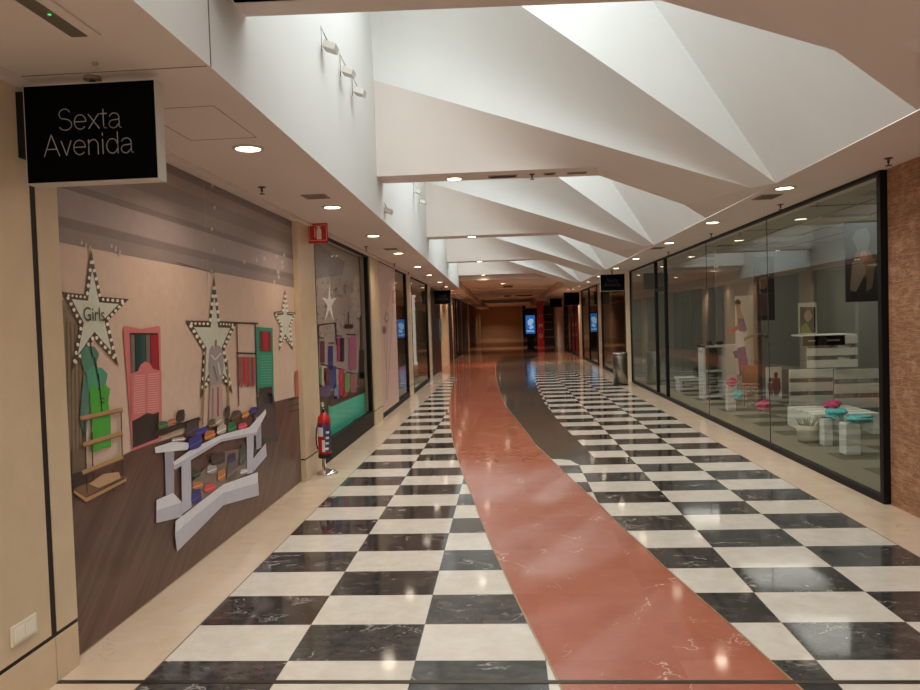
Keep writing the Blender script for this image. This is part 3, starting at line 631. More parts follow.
# shop interior
IX = 5.6
mb = MB(); IW = mat('shop_wall_grey', (150, 149, 140), .8); IC = mat('shop_wall_white', (160, 159, 150), .8); CARP = mat('olive_carpet', (108, 102, 80), .95, noise=.08, scale=60)
mb.box((RX+.03, 5.6, .0), (IX, 17.3, .05), CARP)
struct(mb, 'floor_shop')
mb = MB()
mb.box((IX, 5.6, 0), (IX+.1, 17.3, 2.9), IW); mb.box((3.5, 5.7, 0), (IX, 5.8, 2.9), IC); mb.box((RX, 17.2, 0), (IX, 17.29, 2.9), IW)
mb.box((3.9, 13.5, 0), (IX, 13.6, 2.9), IW); mb.box((4.9, 10.3, 0), (IX, 10.4, 2.9), IC)
struct(mb, 'wall_shop')
mb = MB(); CT_ = mat('ceiling_tile', (170, 166, 152), .85)
mb.box((RX+.03, 5.6, 2.75), (IX, 17.3, 2.8), CT_)
for k in range(5): mb.box((RX+.05, 6.2+k*.0+k*2.2, 2.742), (IX, 6.22+k*2.2, 2.751), mat('tile_gap', (96, 90, 80)))
for k in range(4): mb.box((3.4+k*.6, 5.8, 2.742), (3.415+k*.6, 17, 2.751), MATS['tile_gap'])
struct(mb, 'ceiling_shop')
# fill lights added inside the glazed shops to brighten their interiors
for (x_, y_) in ((4.3, 7.4), (4.3, 9.6), (4.4, 11.8), (4.3, 15.4), (3.9, 20.3), (3.9, 25.5), (3.9, 32), (-3.2, 17.6), (-3.2, 32)):
    t = thing('shop_fill_panel', 'added square fill light inside the glazed shop %s' % ('on the left' if x_ < 0 else 'on the right'), 'ceiling light', (x_, y_, H if y_ > 18 or x_ < 0 else 2.742), 'added shop fill lights')
    z_ = t.location.z; mb = MB(); mb.box((x_-.3, y_-.3, z_-.02), (x_+.3, y_+.3, z_-.001), mat('panel_frost', (190, 186, 176), .6)); mb.build('fill_panel', t)
    L = bpy.data.lights.new('shop_fill_light', 'AREA'); L.size = 1.1; L.energy = SHOP_POWER if y_ < 16 and x_ > 0 else SHOP_POWER*.35; L.color = (1, .97, .9); o = bpy.data.objects.new('shop_fill_light', L); COL.objects.link(o); o.parent = t; o.location = (0, 0, -.03)
# shop things
PW = mat('pallet_white', (242, 240, 230), .7, noise=.06, scale=12)
def pallet(name, label, x0, y, z0, w, planks, ph, gap, depth=.12, rot=0, group=None):
    t = thing(name, label, 'pallet', (x0, y, z0), group); t.rotation_euler = (0, 0, rot)
    o = Vector((x0, y, z0))
    for k in range(planks):
        mb = MB(); mb.box(o+Vector((0, 0, k*(ph+gap))), o+Vector((w, .022, k*(ph+gap)+ph)), PW, .003); mb.build('plank', t)
    hgt = planks*(ph+gap)-gap
    for xx in (.02, w/2-.02, w-.06):
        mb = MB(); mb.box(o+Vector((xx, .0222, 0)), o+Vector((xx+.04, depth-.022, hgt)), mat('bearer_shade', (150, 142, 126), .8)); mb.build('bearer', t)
    return t
def pt(px, py, Y): return onY(px, py, Y)
a = pt(783, 418, 10.45)
p = pallet('pallet', 'white upright pallet forming the left back of the display bench', pt(783, 0, 10.45).x, 10.45, .05, .64, 4, .125, .062)
p = pallet('pallet', 'white upright pallet under the crate with the black banner', pt(829, 0, 9.9).x, 9.9, .05, .58, 4, .13, .065)
# bench seat in front
t = thing('pallet_bench', 'low white pallet bench seat in front of the upright pallets', 'bench', (3.75, 9.35, .05))
mb = MB()
for k in range(4): mb.box((3.72, 8.95+k*.22, .27), (4.5, 9.12+k*.22, .30), PW, .003)
mb.build('seat_planks', t)
for xx in (3.72, 4.07, 4.42):
    mb = MB(); mb.box((xx, 8.95, .05), (xx+.08, 9.78, .27), PW); mb.build('bearer', t)
# crate with banner
cx0 = pt(801, 0, 9.6).x; cx1 = pt(852, 0, 9.6).x
t = thing('pallet_crate', 'white slatted crate with a black banner stacked on the pallets', 'crate', (cx0, 9.6, .83))
zc1 = pt(801, 335.5, 9.6).z; zc0 = .82; dz = (zc1-zc0)
for z0_, z1_ in ((zc0, zc0+.10), (zc0+.155, zc0+.255), (zc0+.305, zc1-.02)):
    mb = MB(); mb.box((cx0, 9.58, z0_), (cx1, 9.60, z1_), PW, .003); mb.build('plank', t)
    mb = MB(); mb.box((cx1-.02, 9.61, z0_), (cx1, 10.1, z1_), PW, .003); mb.build('side_plank', t)
for xx in (cx0+.01, (cx0+cx1)/2-.02, cx1-.07):
    mb = MB(); mb.box((xx, 9.601, zc0), (xx+.05, 9.66, zc1-.02), MATS['bearer_shade']); mb.build('bearer', t)
mb = MB(); mb.box((cx0, 9.6, zc1-.02), (cx1, 10.1, zc1), PW); mb.build('top_board', t)
bt = pt(803, 336, 9.57); bb = pt(845, 348, 9.57)
mb = MB(); mb.box((bt.x, 9.565, zc1-.135), (bb.x, 9.578, zc1-.01), SIGNBLACK); bn = mb.build('black_banner', t)
for k, (xx, w_) in enumerate(((.06, .09), (.3, .16))):
    mb = MB(); mb.box((bt.x+xx, 9.562, zc1-.082), (bt.x+xx+w_, 9.5645, zc1-.062), mat('faint_white', (150, 150, 146))); mb.build('banner_lettering', t)
# right angled pallet
p = pallet('pallet', 'white upright pallet angled at the right of the display bench', 4.55, 9.0, .05, .62, 4, .13, .065, rot=math.radians(-28))
def flat_panel(name, label, cat, c0, c1, Y, m, border=None, thick=.02, parts=None, mates=None):
    A = onY(*c0, Y); B = onY(*c1, Y); B.z = zc1+.003 if name == 'small_poster' else B.z; t = thing(name, label, cat, (A.x, Y, B.z))
    mb = MB(); mb.box((A.x, Y, B.z), (B.x, Y+thick, A.z), m); mb.build('panel', t)
    mb = MB()
    for kk, (pts, rgb) in enumerate(parts or []):
        mb.poly([onY(px, py, Y-.002-.0012*kk) for px, py in pts], pc(rgb))
    if parts: mb.build('printed_picture', t)
    return t
flat_panel('hanging_poster', 'large dark hanging poster of a figure in brown at the right of the window', 'poster', (845, 222), (883, 301), 8.2, pc((46, 42, 40)), parts=[(blobp(864, 262, 22, 30, 11, 2), (120, 78, 56)), (blobp(862, 240, 18, 26, 10, 3), (96, 98, 92)), ([(852, 262), (862, 255), (866, 272), (856, 292), (850, 290)], (128, 112, 92)), ([(868, 262), (876, 258), (872, 288), (866, 292)], (104, 84, 66)), (blobp(864, 255, 8, 10, 9, 5), (160, 116, 92))])
flat_panel('hanging_poster', 'narrow dark hanging poster of a face behind the standing figure', 'poster', (754, 257), (775, 320), 11.6, pc((42, 34, 32)), parts=[(blobp(763, 283, 10, 14, 9, 1), (128, 88, 72)), ([(757, 290), (768, 292), (770, 316), (757, 316)], (84, 60, 52)), (blobp(764, 268, 12, 12, 9, 7), (88, 84, 80))])
flat_panel('small_poster', 'small framed green and dark picture standing on the crate', 'picture', (798.5, 303), (817, 335.5), 9.7, pc((206, 206, 190)), parts=[(rect(800, 307, 815.5, 333), (54, 52, 48)), (blobp(808, 316, 8, 12, 9, 2), (150, 136, 118)), ([(801, 327), (806, 322), (812, 333), (801, 333)], (120, 140, 58)), (blobp(812, 311, 4, 6, 7, 3), (40, 34, 34))])
flat_panel('picture_card', 'white picture card with two brown figures leaning at the bench', 'picture', (766, 367.5), (782, 399), 10.3, pc((224, 218, 204)), parts=[(blobp(776, 375, 4.5, 7, 9, 1), (96, 58, 52)), ([(772, 378), (780, 378), (781, 388), (778, 396), (774, 396), (773, 388)], (130, 70, 62)), (blobp(770, 380, 3.5, 5.5, 9, 2), (80, 52, 48)), ([(767.5, 383), (773, 383), (773, 396), (769, 396)], (150, 100, 90))])
flat_panel('standing_screen', 'pale tall backing panel behind the cutout lady', 'panel', (735, 296), (754, 372), 12.3, mat('screen_cloth', (222, 218, 196), .7))
# cutout lady
t = thing('standee_figure', 'cardboard cutout of a dark-haired lady in white and purple', 'standee', (onY(741, 400, 12.0).x, 12.0, .05))
mb = MB()
for kk, (pts, rgb) in enumerate((([(735, 302), (738, 298.5), (741, 302), (740, 306), (736, 306)], (34, 26, 28)), ([(736, 304), (740, 304), (740.5, 310), (744, 318), (744, 326), (738, 326), (737, 316)], (182, 140, 120)), ([(738, 318), (744, 319), (747, 330), (742, 334), (737.5, 328)], (86, 60, 110)), ([(736.5, 333), (743, 331), (745, 348), (737, 349)], (214, 214, 214)), ([(737, 348), (745, 346), (748, 362), (748.5, 374), (740, 376), (738.5, 362)], (122, 68, 138)), ([(733, 352), (737, 350), (738, 358), (735, 358)], (60, 66, 120)), ([(729, 330), (738, 325), (739, 329), (731, 334)], (200, 60, 90)))):
    mb.slab([onY(px, py, 12.0-.002*kk) for px, py in pts], (0, .01, 0), pc(rgb))
mb.slab([onY(px, py, 12.012) for px, py in ((737, 374), (749, 374), (749, 400), (737, 400))], (0, .01, 0), pc((170, 160, 148)))
mb.build('cutout_board', t)
# white cabinet
cxa, cxb, cxc = pt(696, 0, 12.9).x, pt(715, 0, 12.9).x, pt(738, 0, 12.9).x
t = thing('display_cabinet', 'white display cabinet with open cubbies at the left of the shop window', 'cabinet', (cxa, 12.9, .05))
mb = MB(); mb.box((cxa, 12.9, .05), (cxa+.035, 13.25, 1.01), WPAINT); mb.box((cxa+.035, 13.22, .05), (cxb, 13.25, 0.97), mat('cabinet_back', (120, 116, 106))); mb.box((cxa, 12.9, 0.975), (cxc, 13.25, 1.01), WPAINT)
mb.box((cxb, 12.9, .05), (cxc, 13.25, 0.975), mat('cabinet_side', (222, 220, 214), .5)); mb.build('body', t)
for z in (.1, .54): mb = MB(); mb.box((cxa+.035, 12.905, z), (cxb, 13.22, z+.03), WPAINT); mb.build('shelf', t)
for k, (dx, z, w_, h_, c) in enumerate(((.1, .57, .16, .12, (56, 54, 52)), (.07, .13, .13, .16, (90, 88, 84)), (.22, .13, .08, .1, (40, 38, 38)))):
    mb = MB(); mb.blob((cxa+dx+w_/2, 13.05, z+h_/2), (w_/2, .07, h_/2), mat('goods_%d' % k, c, .6)); mb.build('shoe_box' if False else 'handbag', label=['dark handbag on the upper cubby of the white cabinet', 'grey handbag at left on the lower cubby of the cabinet', 'small black handbag at right on the lower cubby of the cabinet'][k], cat='bag', group='bags in the cabinet')
mb = MB(); mb.lathe([(0, 0), (.09, 0), (.09, .012), (.05, .015), (.048, .07), (0, .085)], (cxa+.14, 13.05, 1.01), mat('black_felt', (28, 24, 26), .9)); mb.build('felt_hat', label='black brimmed hat on top of the white cabinet', cat='hat')
mb = MB(); mb.blob((cxa+.33, 13.05, 1.046), (.07, .06, .035), mat('black_felt', (28, 24, 26), .9)); mb.build('beret', label='flat black beret beside the brimmed hat', cat='hat')
PINK, TURQ = mat('pink_paper', (208, 60, 112), .7), mat('turquoise_paper', (70, 188, 190), .7)
def bouquet(px, py, Y, w, h, m, label, name='paper_bouquet', seed=0, z=None):
    c = onY(px, py, Y); c.z += h*.3; mb = MB(); r = random.Random(seed)
    for k in range(7):
        a = r.uniform(0, 6.28); d = r.uniform(.1, .6)
        mb.blob((c.x+w*.5*d*math.cos(a), c.y+.06*math.sin(a), c.z+h*.25*r.uniform(-1, 1)), (w*.3, .06, h*.3), m, 2, .22, seed*9+k)
    mb.tube((c.x, c.y, c.z-h*.42), (c.x, c.y, c.z), .012, m, .03)
    return mb.build(name, origin=(c.x, c.y, c.z), label=label, cat='bouquet')
def vase(px0, px1, pyt, pyb, Y, label, m=WPAINT, d=.12, txt=None):
    A = onY(px0, pyt, Y); B = onY(px1, pyb, Y); t = thing('display_box', label, 'box', (A.x, Y, B.z))
    mb = MB(); mb.box((A.x, Y, .05), (B.x, Y+d, A.z), m, .004); mb.build('box_body', t)
    if txt:
        text('box_lettering', txt, t, ((A.x+B.x)/2, Y-.003, A.z-.08), (math.pi/2, 0, 0), .055, mat('grey_ink', (90, 90, 88)), .0005)
    return t
vase(727.5, 736, 386, 411, 11.3, 'tall white box under the pink paper bouquet by the cabinet')
bouquet(731.5, 384, 11.3, .19, .14, PINK, 'pink paper bouquet on the tall white box by the cabinet', seed=1)
bouquet(738, 398, 11.1, .13, .16, TURQ, 'small turquoise paper bouquet beside the tall white box', seed=2)
bouquet(764, 409, 10.0, .2, .15, PINK, 'pink paper bouquet on the floor left of the bench', seed=3)
vase(824, 833, 420, 446, 8.2, 'white lettered box standing in front of the bench', txt='CARLA' if False else None)
bouquet(831, 408, 8.6, .2, .13, PINK, 'pink paper bouquet over the white box in front of the bench', seed=4)
bouquet(836, 417, 8.25, .24, .12, TURQ, 'turquoise paper bouquet on the white box in front of the bench', seed=5)
vase(846, 861, 424, 457, 7.65, 'white box under the wide turquoise paper at the window right', d=.16)
bouquet(860, 421, 7.7, .3, .1, TURQ, 'wide turquoise paper bouquet at the right end of the window', seed=6)
# basket planter
c = onY(808, 442, 8.5); t = thing('planter_box', 'low pale planter with grassy leaves before the bench', 'planter', (c.x, 8.5, .05))
mb = MB(); mb.lathe([(0, 0), (.10, 0), (.13, .2), (.12, .2), (.1, .17), (0, .17)], (c.x, 8.5, .05), mat('planter_grey', (190, 186, 164), .8), 16); mb.build('pot', t)
mb = MB(); r = random.Random(3)
for k in range(60):
    a = r.uniform(0, 6.28); d = r.uniform(0, .1); b0 = Vector((c.x+d*math.cos(a), 8.5+d*math.sin(a), .22)); tip_ = b0+Vector((math.cos(a)*.06, math.sin(a)*.06, r.uniform(.05, .12)))
    mb.tube(b0, tip_, .005, mat('leaf_olive', (120, 128, 78), .7), .001, 4)
mb.build('leaves', t)
# orange wicker chair
c = onY(748, 400, 11.72); t = thing('wicker_chair', 'orange-brown wicker chair beside the cutout lady', 'chair', (c.x+.12, 11.72, .05)); WK = mat('wicker', (164, 98, 46), .7, noise=.2, scale=60)
mb = MB(); mb.lathe([(0, .42), (.2, .42), (.21, .45), (0, .47)], (c.x+.12, 11.72, .05), WK); mb.build('seat', t)
mb = MB()
for k in range(9):
    a = math.radians(20+k*17.5); mb.tube((c.x+.12+.2*math.cos(a), 11.72+.2*math.sin(a), .5), (c.x+.12+.21*math.cos(a), 11.72+.21*math.sin(a), .85), .014, WK, seg=8)
for k in range(24):
    a = math.radians(15+k*6.25); a2 = a+math.radians(6.25); mb.slab([(c.x+.12+.205*math.cos(q), 11.72+.205*math.sin(q), zz) for q, zz in ((a, .50), (a2, .50), (a2, .80+.04*math.sin((k+1)/24*3.14)), (a, .80+.04*math.sin(k/24*3.14)))], (0, .008, 0), WK)
mb.build('backrest', t)
for sx_, sy_ in ((-1, -1), (1, -1), (1, 1), (-1, 1)): mb = MB(); mb.tube((c.x+.12+.13*sx_, 11.72+.13*sy_, .05), (c.x+.12+.12*sx_, 11.72+.12*sy_, .48), .015, WK, seg=8); mb.build('leg', t)
t.scale = (.6, .6, .85); t.location.x = onY(751, 400, 11.72).x
# coat stand
c = onY(759, 395, 12.2); t = thing('coat_stand', 'brown wooden coat stand with a bent grey arm behind the cutout lady', 'coat stand', (c.x, 12.2, .05)); BW = mat('stand_wood', (96, 78, 60), .7)
mb = MB(); mb.box((c.x-.05, 12.17, .07), (c.x+.05, 12.23, 2.3), BW, .004); mb.build('post', t)
mb = MB(); mb.box((c.x-.16, 12.1, .05), (c.x+.16, 12.3, .07), BW, .004); mb.build('base', t)
mb = MB(); pp_ = [onY(px, py, 12.14) for px, py in ((740, 342), (750, 336), (762, 334), (768, 337), (769, 346))]
for a_, b_ in zip(pp_, pp_[1:]): mb.tube(a_, b_, .025, mat('grey_cloth', (120, 116, 106), .8))
mb.tube(pp_[2], (pp_[2].x, 12.17, pp_[2].z), .015, MATS['grey_cloth']); mb.build('arm', t)
# low bench seen through the far pane
t = thing('low_bench', 'low white bench with dark top seen through the door-side pane', 'bench', (3.5, 14.2, .05)); mb = MB(); mb.box((3.35, 14.2, .28), (4.1, 14.6, .34), WPAINT); mb.build('seat', t)
for xx in (3.37, 4.02): mb = MB(); mb.box((xx, 14.22, .05), (xx+.05, 14.58, .28), WPAINT); mb.build('leg', t)
mb = MB(); mb.box((3.7, 14.25, .34), (4.0, 14.5, .52), mat('dark_box', (50, 48, 46), .6), .02); mb.build('storage_box', label='dark box on the low white bench', cat='box')
t = thing('leaning_board', 'white board leaning at the right end of the shop window', 'board', (3.16, 6.08, .05)); mb = MB(); mb.slab([(3.10, 6.12, .05), (3.3, 6.12, .05), (3.22, 6.12, 1.35), (3.12, 6.12, 1.35)], (0, .02, 0), WPAINT); mb.build('panel', t)

# ------------------------------------------------------------------ downlights
def downlight(x, y, z, label, group, power, r=.075):
    t = thing('ceiling_downlight', label, 'ceiling light', (x, y, z), group)
    mb = MB(); mb.lathe([(r*1.28, 0), (r*1.25, -.007), (r, -.009), (r*.97, 0)], (x, y, z), mat('lamp_trim', (196, 184, 170), .4)); mb.build('trim_ring', t)
    mb = MB(); mb.lathe([(r*.98, -.004), (0, -.004)], (x, y, z), LAMPG); mb.build('lamp_glass', t)
    if power:
        L = bpy.data.lights.new('downlight_bulb', 'AREA'); L.shape = 'DISK'; L.size = r*1.8; L.energy = power; L.color = LAMP_COL; L.spread = math.radians(132)
        o = bpy.data.objects.new('downlight_bulb', L); COL.objects.link(o); o.parent = t; o.location = (0, 0, -.012)
LY = [4.287, 6.518, 8.728, 10.967, 13.70, 16.13, 19.02, 21.6, 24.2, 26.7, 29.5, 32.5]
for k, y in enumerate(LY): downlight(-1.52-.0125*max(0, y-4.3), y, H, 'round lit downlight in the left soffit, %s from the camera' % ORD[k], 'downlights in the left soffit', LAMP_POWER if k < 10 else LAMP_POWER*5)
RYs = LY[1:]
for k, y in enumerate(RYs): downlight(2.49, y, H, 'round lit downlight in the right soffit, %s from the camera' % ORD[k], 'downlights in the right soffit', LAMP_POWER if k < 8 else LAMP_POWER*5)
for k, (x, y) in enumerate(((-.483, 7.48), (-.537, 12.58), (-.59, 17.78), (-.65, 22.98))): downlight(x, y, HB, 'round lit downlight under the %s white cross beam' % ORD[k], 'downlights under the cross beams', LAMP_POWER)
for k, (x, y) in enumerate(((onZ(503, 283.5, 2.9).x, onZ(503, 283.5, 2.9).y), (onZ(502, 297.5, 2.9).x, onZ(502, 297.5, 2.9).y), (-.5, 55.5), (-.9, 62))): downlight(x, y, 2.90, 'small lit spot in the far ceiling, %s from the camera' % ORD[k], 'far ceiling spots', LAMP_POWER*14, .09)
# lights behind the camera on both soffits
for k, (x, y) in enumerate(((-1.5, 2.0), (-1.5, -.4), (2.49, 2.0), (2.49, -.4))): downlight(x, y, H, 'round downlight in the %s soffit near the camera' % ('left' if x < 0 else 'right'), 'downlights near the camera', LAMP_POWER)
# sprinklers
def sprinkler(x, y, z, label):
    mb = MB(); mt = mat('sprinkler_brass', (92, 66, 50), .4, .5)
    mb.lathe([(.03, 0), (.03, -.006), (.009, -.008), (.009, -.035), (.004, -.04), (.004, -.05), (.022, -.052), (.022, -.056), (0, -.057)], (x, y, z), mt, 12)
    mb.build('sprinkler_head', origin=(x, y, z), label=label, cat='sprinkler', group='ceiling sprinklers')
for k, (x, y) in enumerate(((-1.844, 5.47), (-1.892, 9.88), (-1.95, 12.8), (-2.0, 15.0))): sprinkler(x, y, H, 'small sprinkler head in the left soffit, %s from the camera' % ORD[k])
for k, (x, y) in enumerate(((2.81, 5.43), (2.82, 7.5), (2.81, 9.92), (2.82, 12.5))): sprinkler(x, y, H, 'small sprinkler head in the right soffit, %s from the camera' % ORD[k])
sprinkler(.32, 7.42, HB, 'sprinkler head under the nearest white cross beam')
# vents
def vent(x, y, z, w, l, label, dark=(110, 92, 80)):
    t = thing('ceiling_vent', label, 'vent', (x, y, z), 'ceiling vents')
    mb = MB(); mb.box((x-w/2, y-l/2, z-.006), (x+w/2, y+l/2, z), mat('vent_frame', (150, 128, 112), .5)); mb.build('vent_frame', t)
    mb = MB(); n = 6
    for k in range(n): mb.box((x-w/2+.02, y-l/2+.02+k*(l-.04)/n, z-.009), (x+w/2-.02, y-l/2+.02+(k+.55)*(l-.04)/n, z-.006), mat('vent_slat_%d' % dark[0], dark, .6))
    mb.build('vent_slats', t)
vent(-1.553, 5.96+.0, H, .2, .2, 'square grille in the left soffit beside the second downlight', (136, 116, 102)); vent(-1.615, 10.33, H, .2, .2, 'square grille in the left soffit beside the fourth downlight', (136, 116, 102))
vent(2.5, 6.98, H, .2, .28, 'square grille in the right soffit beyond the nearest downlight'); vent(2.474, 11.73, H, .2, .28, 'square grille in the right soffit over the shop window joint')
vent(.02, 7.47, HB, .3, .12, 'long grille under the nearest cross beam', (60, 46, 40)); vent(.5, 7.44, HB, .12, .1, 'small dark detector grille under the nearest cross beam', (50, 38, 34)); vent(.78, 7.46, HB, .2, .09, 'pale grille under the nearest cross beam near its arm', (134, 112, 100))
def vz(px, py): q_ = onZ(px, py, 2.9); return q_.x, q_.y, 2.9
vent(*vz(508, 286.5), .38, 1.7, 'large dark grille in the far brown ceiling', (30, 22, 20)); vent(*vz(507.5, 296), .4, 2.4, 'dark grille deeper in the far brown ceiling', (30, 22, 20)); vent(*vz(524, 295.5), .9, 1.8, 'wide dark grille right in the far brown ceiling', (30, 22, 20))
# emergency luminaire
t = thing('emergency_light', 'long recessed emergency light with green indicator, above the black sign', 'emergency light', (-1.5, 2.3, H))
mb = MB(); mb.box((-1.56, 2.02, H-.008), (-1.44, 2.57, H), PLASTER, .002); mb.build('frame', t)
mb = MB(); mb.box((-1.545, 2.04, H-.011), (-1.485, 2.555, H-.008), mat('diffuser_grey', (116, 108, 92), .3)); mb.build('diffuser', t)
mb = MB(); mb.lathe([(.006, -.003), (0, -.006)], (-1.5, 2.36, H-.011), mat('green_led', (60, 200, 100), .3, emit=(60, 220, 110), es=1.5), 10); mb.build('indicator', t, label='green indicator lamp')
mb = MB(); mb.lathe([(.012, 0), (.01, -.01), (0, -.014)], (-1.62, 2.83, H), mat('vent_frame', (150, 128, 112)), 10); mb.build('smoke_sensor', label='tiny round ceiling sensor beside the board joint', cat='sensor')
# wall spots on the upstand
def wall_spot(px, py, X, label):
    c = onX(px, py, X); t = thing('wall_spotlight', label, 'spotlight', (X, c.y, c.z), 'bracket spotlights on the white upstand')
    mt = mat('spot_white', (212, 206, 196), .5)
    mb = MB(); mb.slab([(X+.02, c.y-.055, c.z-.02), (X+.10, c.y-.055, c.z-.05), (X+.115, c.y-.055, c.z-.01), (X+.035, c.y-.055, c.z+.025)], (0, .11, 0), mt); mb.build('lamp_head', t)
    mb = MB()
    for s_ in (-.05, .05): mb.tube((X+.004, c.y+s_*.2, c.z+.13), (X+.06, c.y+s_, c.z+.0), .0022, mat('wire_grey', (128, 122, 116), .4), seg=6)
    mb.tube((X+.004, c.y, c.z-.04), (X+.004, c.y, c.z+.14), .003, MATS['wire_grey'], seg=6); mb.build('bracket', t)
for k, p in enumerate(((321, 46), (340, 71), (352, 91))): wall_spot(*p, xl(5.2), 'white bracket spotlight on the upstand above the mural, %s from the camera' % ORD[k])
for k, p in enumerate(((382, 210), (413.5, 191), (419, 201.5))): wall_spot(*p, xl(10), 'white bracket spotlight on the upstand behind the first beam, %s one' % ['leftmost', 'middle', 'rightmost'][k])

# ------------------------------------------------------------------ hanging signs
SI = mat('sign_letter', (166, 166, 166), .5); SE = mat('sign_edge', (200, 192, 180), .5)
def arcp(cx, cy, rx, ry, a0, a1, n=14): return [(cx+rx*math.cos(math.radians(a0+(a1-a0)*k/n)), cy+ry*math.sin(math.radians(a0+(a1-a0)*k/n))) for k in range(n+1)]
GLY = {  # thin grotesque letters as centre lines, x-height .52, cap height .74
 'S': (.56, [arcp(.27, .55, .2, .18, 25, 250, 14)[:-1] + arcp(.28, .19, .23, .19, 80, -155, 16)]),
 'e': (.50, [[(.03, .27), (.45, .27)] + arcp(.24, .26, .21, .25, 5, 318, 20)]),
 'x': (.42, [[(.02, .01), (.39, .51)], [(.02, .51), (.40, .01)]]),
 't': (.27, [[(.12, .66), (.12, .10)] + arcp(.2, .08, .08, .07, 180, 280, 6), [(.01, .51), (.24, .51)]]),
 'a': (.50, [arcp(.22, .37, .17, .14, 165, 10, 8) + [(.39, .08)] + arcp(.44, .06, .05, .05, 180, 290, 5), [(.39, .30), (.3, .285)] + arcp(.19, .14, .16, .14, 105, 300, 14) + [(.38, .14)]]),
 'A': (.60, [[(.01, 0), (.29, .74), (.57, 0)], [(.09, .24), (.49, .24)]]),
 'v': (.42, [[(.02, .51), (.20, .01), (.38, .51)]]),
 'n': (.47, [[(.05, 0), (.05, .51)], [(.05, .3)] + arcp(.22, .32, .17, .19, 180, 0, 12) + [(.39, 0)]]),
 'i': (.16, [[(.07, 0), (.07, .51)], [(.07, .64), (.07, .72)]]),
 'd': (.50, [arcp(.23, .26, .2, .25, 0, 360, 22), [(.43, 0), (.43, .74)]])}
def stroke_word(word, t, x, y, z, s, m, w=.03, track=.02):
    mb = MB(); W_ = sum(GLY[c][0]+track for c in word)*s; cx_ = x-W_/2
    for c in word:
        adv, strokes = GLY[c]
        for st_ in strokes:
            for a_, b_ in zip(st_, st_[1:]):
                d = Vector((b_[0]-a_[0], 0, b_[1]-a_[1])); d.normalize(); nn = Vector((-d.z, 0, d.x))*w*s/2
                A_ = Vector((cx_+a_[0]*s, y, z+a_[1]*s))-d*w*s*.3; B_ = Vector((cx_+b_[0]*s, y, z+b_[1]*s))+d*w*s*.3
                mb.poly([A_-nn, B_-nn, B_+nn, A_+nn], m)
        cx_ += (adv+track)*s
    return mb.build('sign_lettering', t)
def hang_sign(x0, x1, z0, z1, y, label, txt=True, mt=SIGNBLACK, dim=False):
    t = thing('hanging_sign', label, 'sign', (x0, y, z0), 'black hanging shop signs')
    mb = MB(); mb.box((x0, y, z0), (x1, y+.07, z1), SE); mb.build('sign_box', t)
    mb = MB(); mb.box((x0+.006, y-.004, z0+.006), (x1-.004, y-.0005, z1-.006), mt); mb.build('sign_face', t)
    mb = MB(); mb.tube(((x0+x1)/2, y+.035, z1), ((x0+x1)/2, y+.035, H), .012, BLACK); mb.tube(((x0+x1)/2-.0, y+.035, H-.015), ((x0+x1)/2, y+.035, H-.001), .035, mat('vent_frame', (150, 128, 112))); mb.build('ceiling_rod', t)
    if x0 < 0: 
        mb = MB(); mb.box((LX-.05, y+.01, z0+.12), (x0, y+.06, z1-.02), BLACK); mb.build('wall_bracket', t)
    if txt:
        w = x1-x0; h = z1-z0; SM_ = SI if not dim else mat('sign_letter_dim', (70, 70, 72), .5)
        stroke_word('Sexta', t, x0+w*.505, y-.0052, z0+h*.53, h*.29, SM_, .031)
        stroke_word('Avenida', t, x0+w*.49, y-.0052, z0+h*.275, h*.29, SM_, .031)
    return t
A = onY(22.5, 86, 2.95); B = onY(159, 179, 2.95)
hang_sign(A.x, B.x, B.z, A.z, 2.95, 'black square hanging sign reading Sexta Avenida, nearest to the camera')
A = onY(432, 290.5, 22.0); B = onY(451, 304, 22.0); hang_sign(A.x, B.x, B.z, A.z, 22.0, 'small black hanging sign on the left, far down the corridor', dim=True)
A = onY(600, 274.6, 16.8); B = onY(625, 290.6, 16.8); hang_sign(A.x, B.x, B.z, A.z, 16.8, 'black hanging sign with faint lettering over the steel bin', dim=True)
A = onY(563.5, 292.5, 26.5); B = onY(579.5, 305, 26.5); hang_sign(A.x, B.x, B.z, A.z, 26.5, 'black hanging sign on the right, second beyond the steel bin', txt=False)
A = onY(549.7, 298.5, 34.5); B = onY(562, 307, 34.5); hang_sign(A.x, B.x, B.z, A.z, 34.5, 'smallest black hanging sign on the right, beside the red pillar', txt=False)

# fire extinguisher sign
t = thing('extinguisher_sign', 'red square sign with a white fire extinguisher pictogram under the left soffit', 'sign', (-2.03, 7.5, 2.43)); RS = mat('sign_red', (196, 34, 30), .45); WI = mat('sign_white', (232, 222, 214), .5)
A = onY(308, 222.5, 7.5); B = onY(328, 243, 7.5)
mb = MB(); mb.box((A.x, 7.5, B.z), (B.x, 7.512, A.z), RS, .002); mb.build('sign_plate', t)
mb = MB(); cx = (A.x+B.x)/2+.01; cz = (A.z+B.z)/2
mb.lathe([(0, -.07), (.026, -.07), (.026, .03), (.01, .05), (.008, .066), (0, .066)], (0, 0, 0), WI, 12)
for v in mb.bm.verts: v.co = Vector((v.co.x+cx, 7.4985+v.co.y*.05, v.co.z+cz))
mb.box((cx-.03, 7.497, cz+.058), (cx+.022, 7.499, cz+.066), WI); mb.box((cx-.046, 7.497, cz-.05), (cx-.04, 7.499, cz+.055), WI)
for z in (.078, -.082): mb.box((A.x+.012, 7.497, cz+z), (B.x-.012, 7.499, cz+z+.003), WI)
for xx in (A.x+.012, B.x-.015): mb.box((xx, 7.497, cz-.08), (xx+.003, 7.499, cz+.08), WI)
mb.build('pictogram', t)
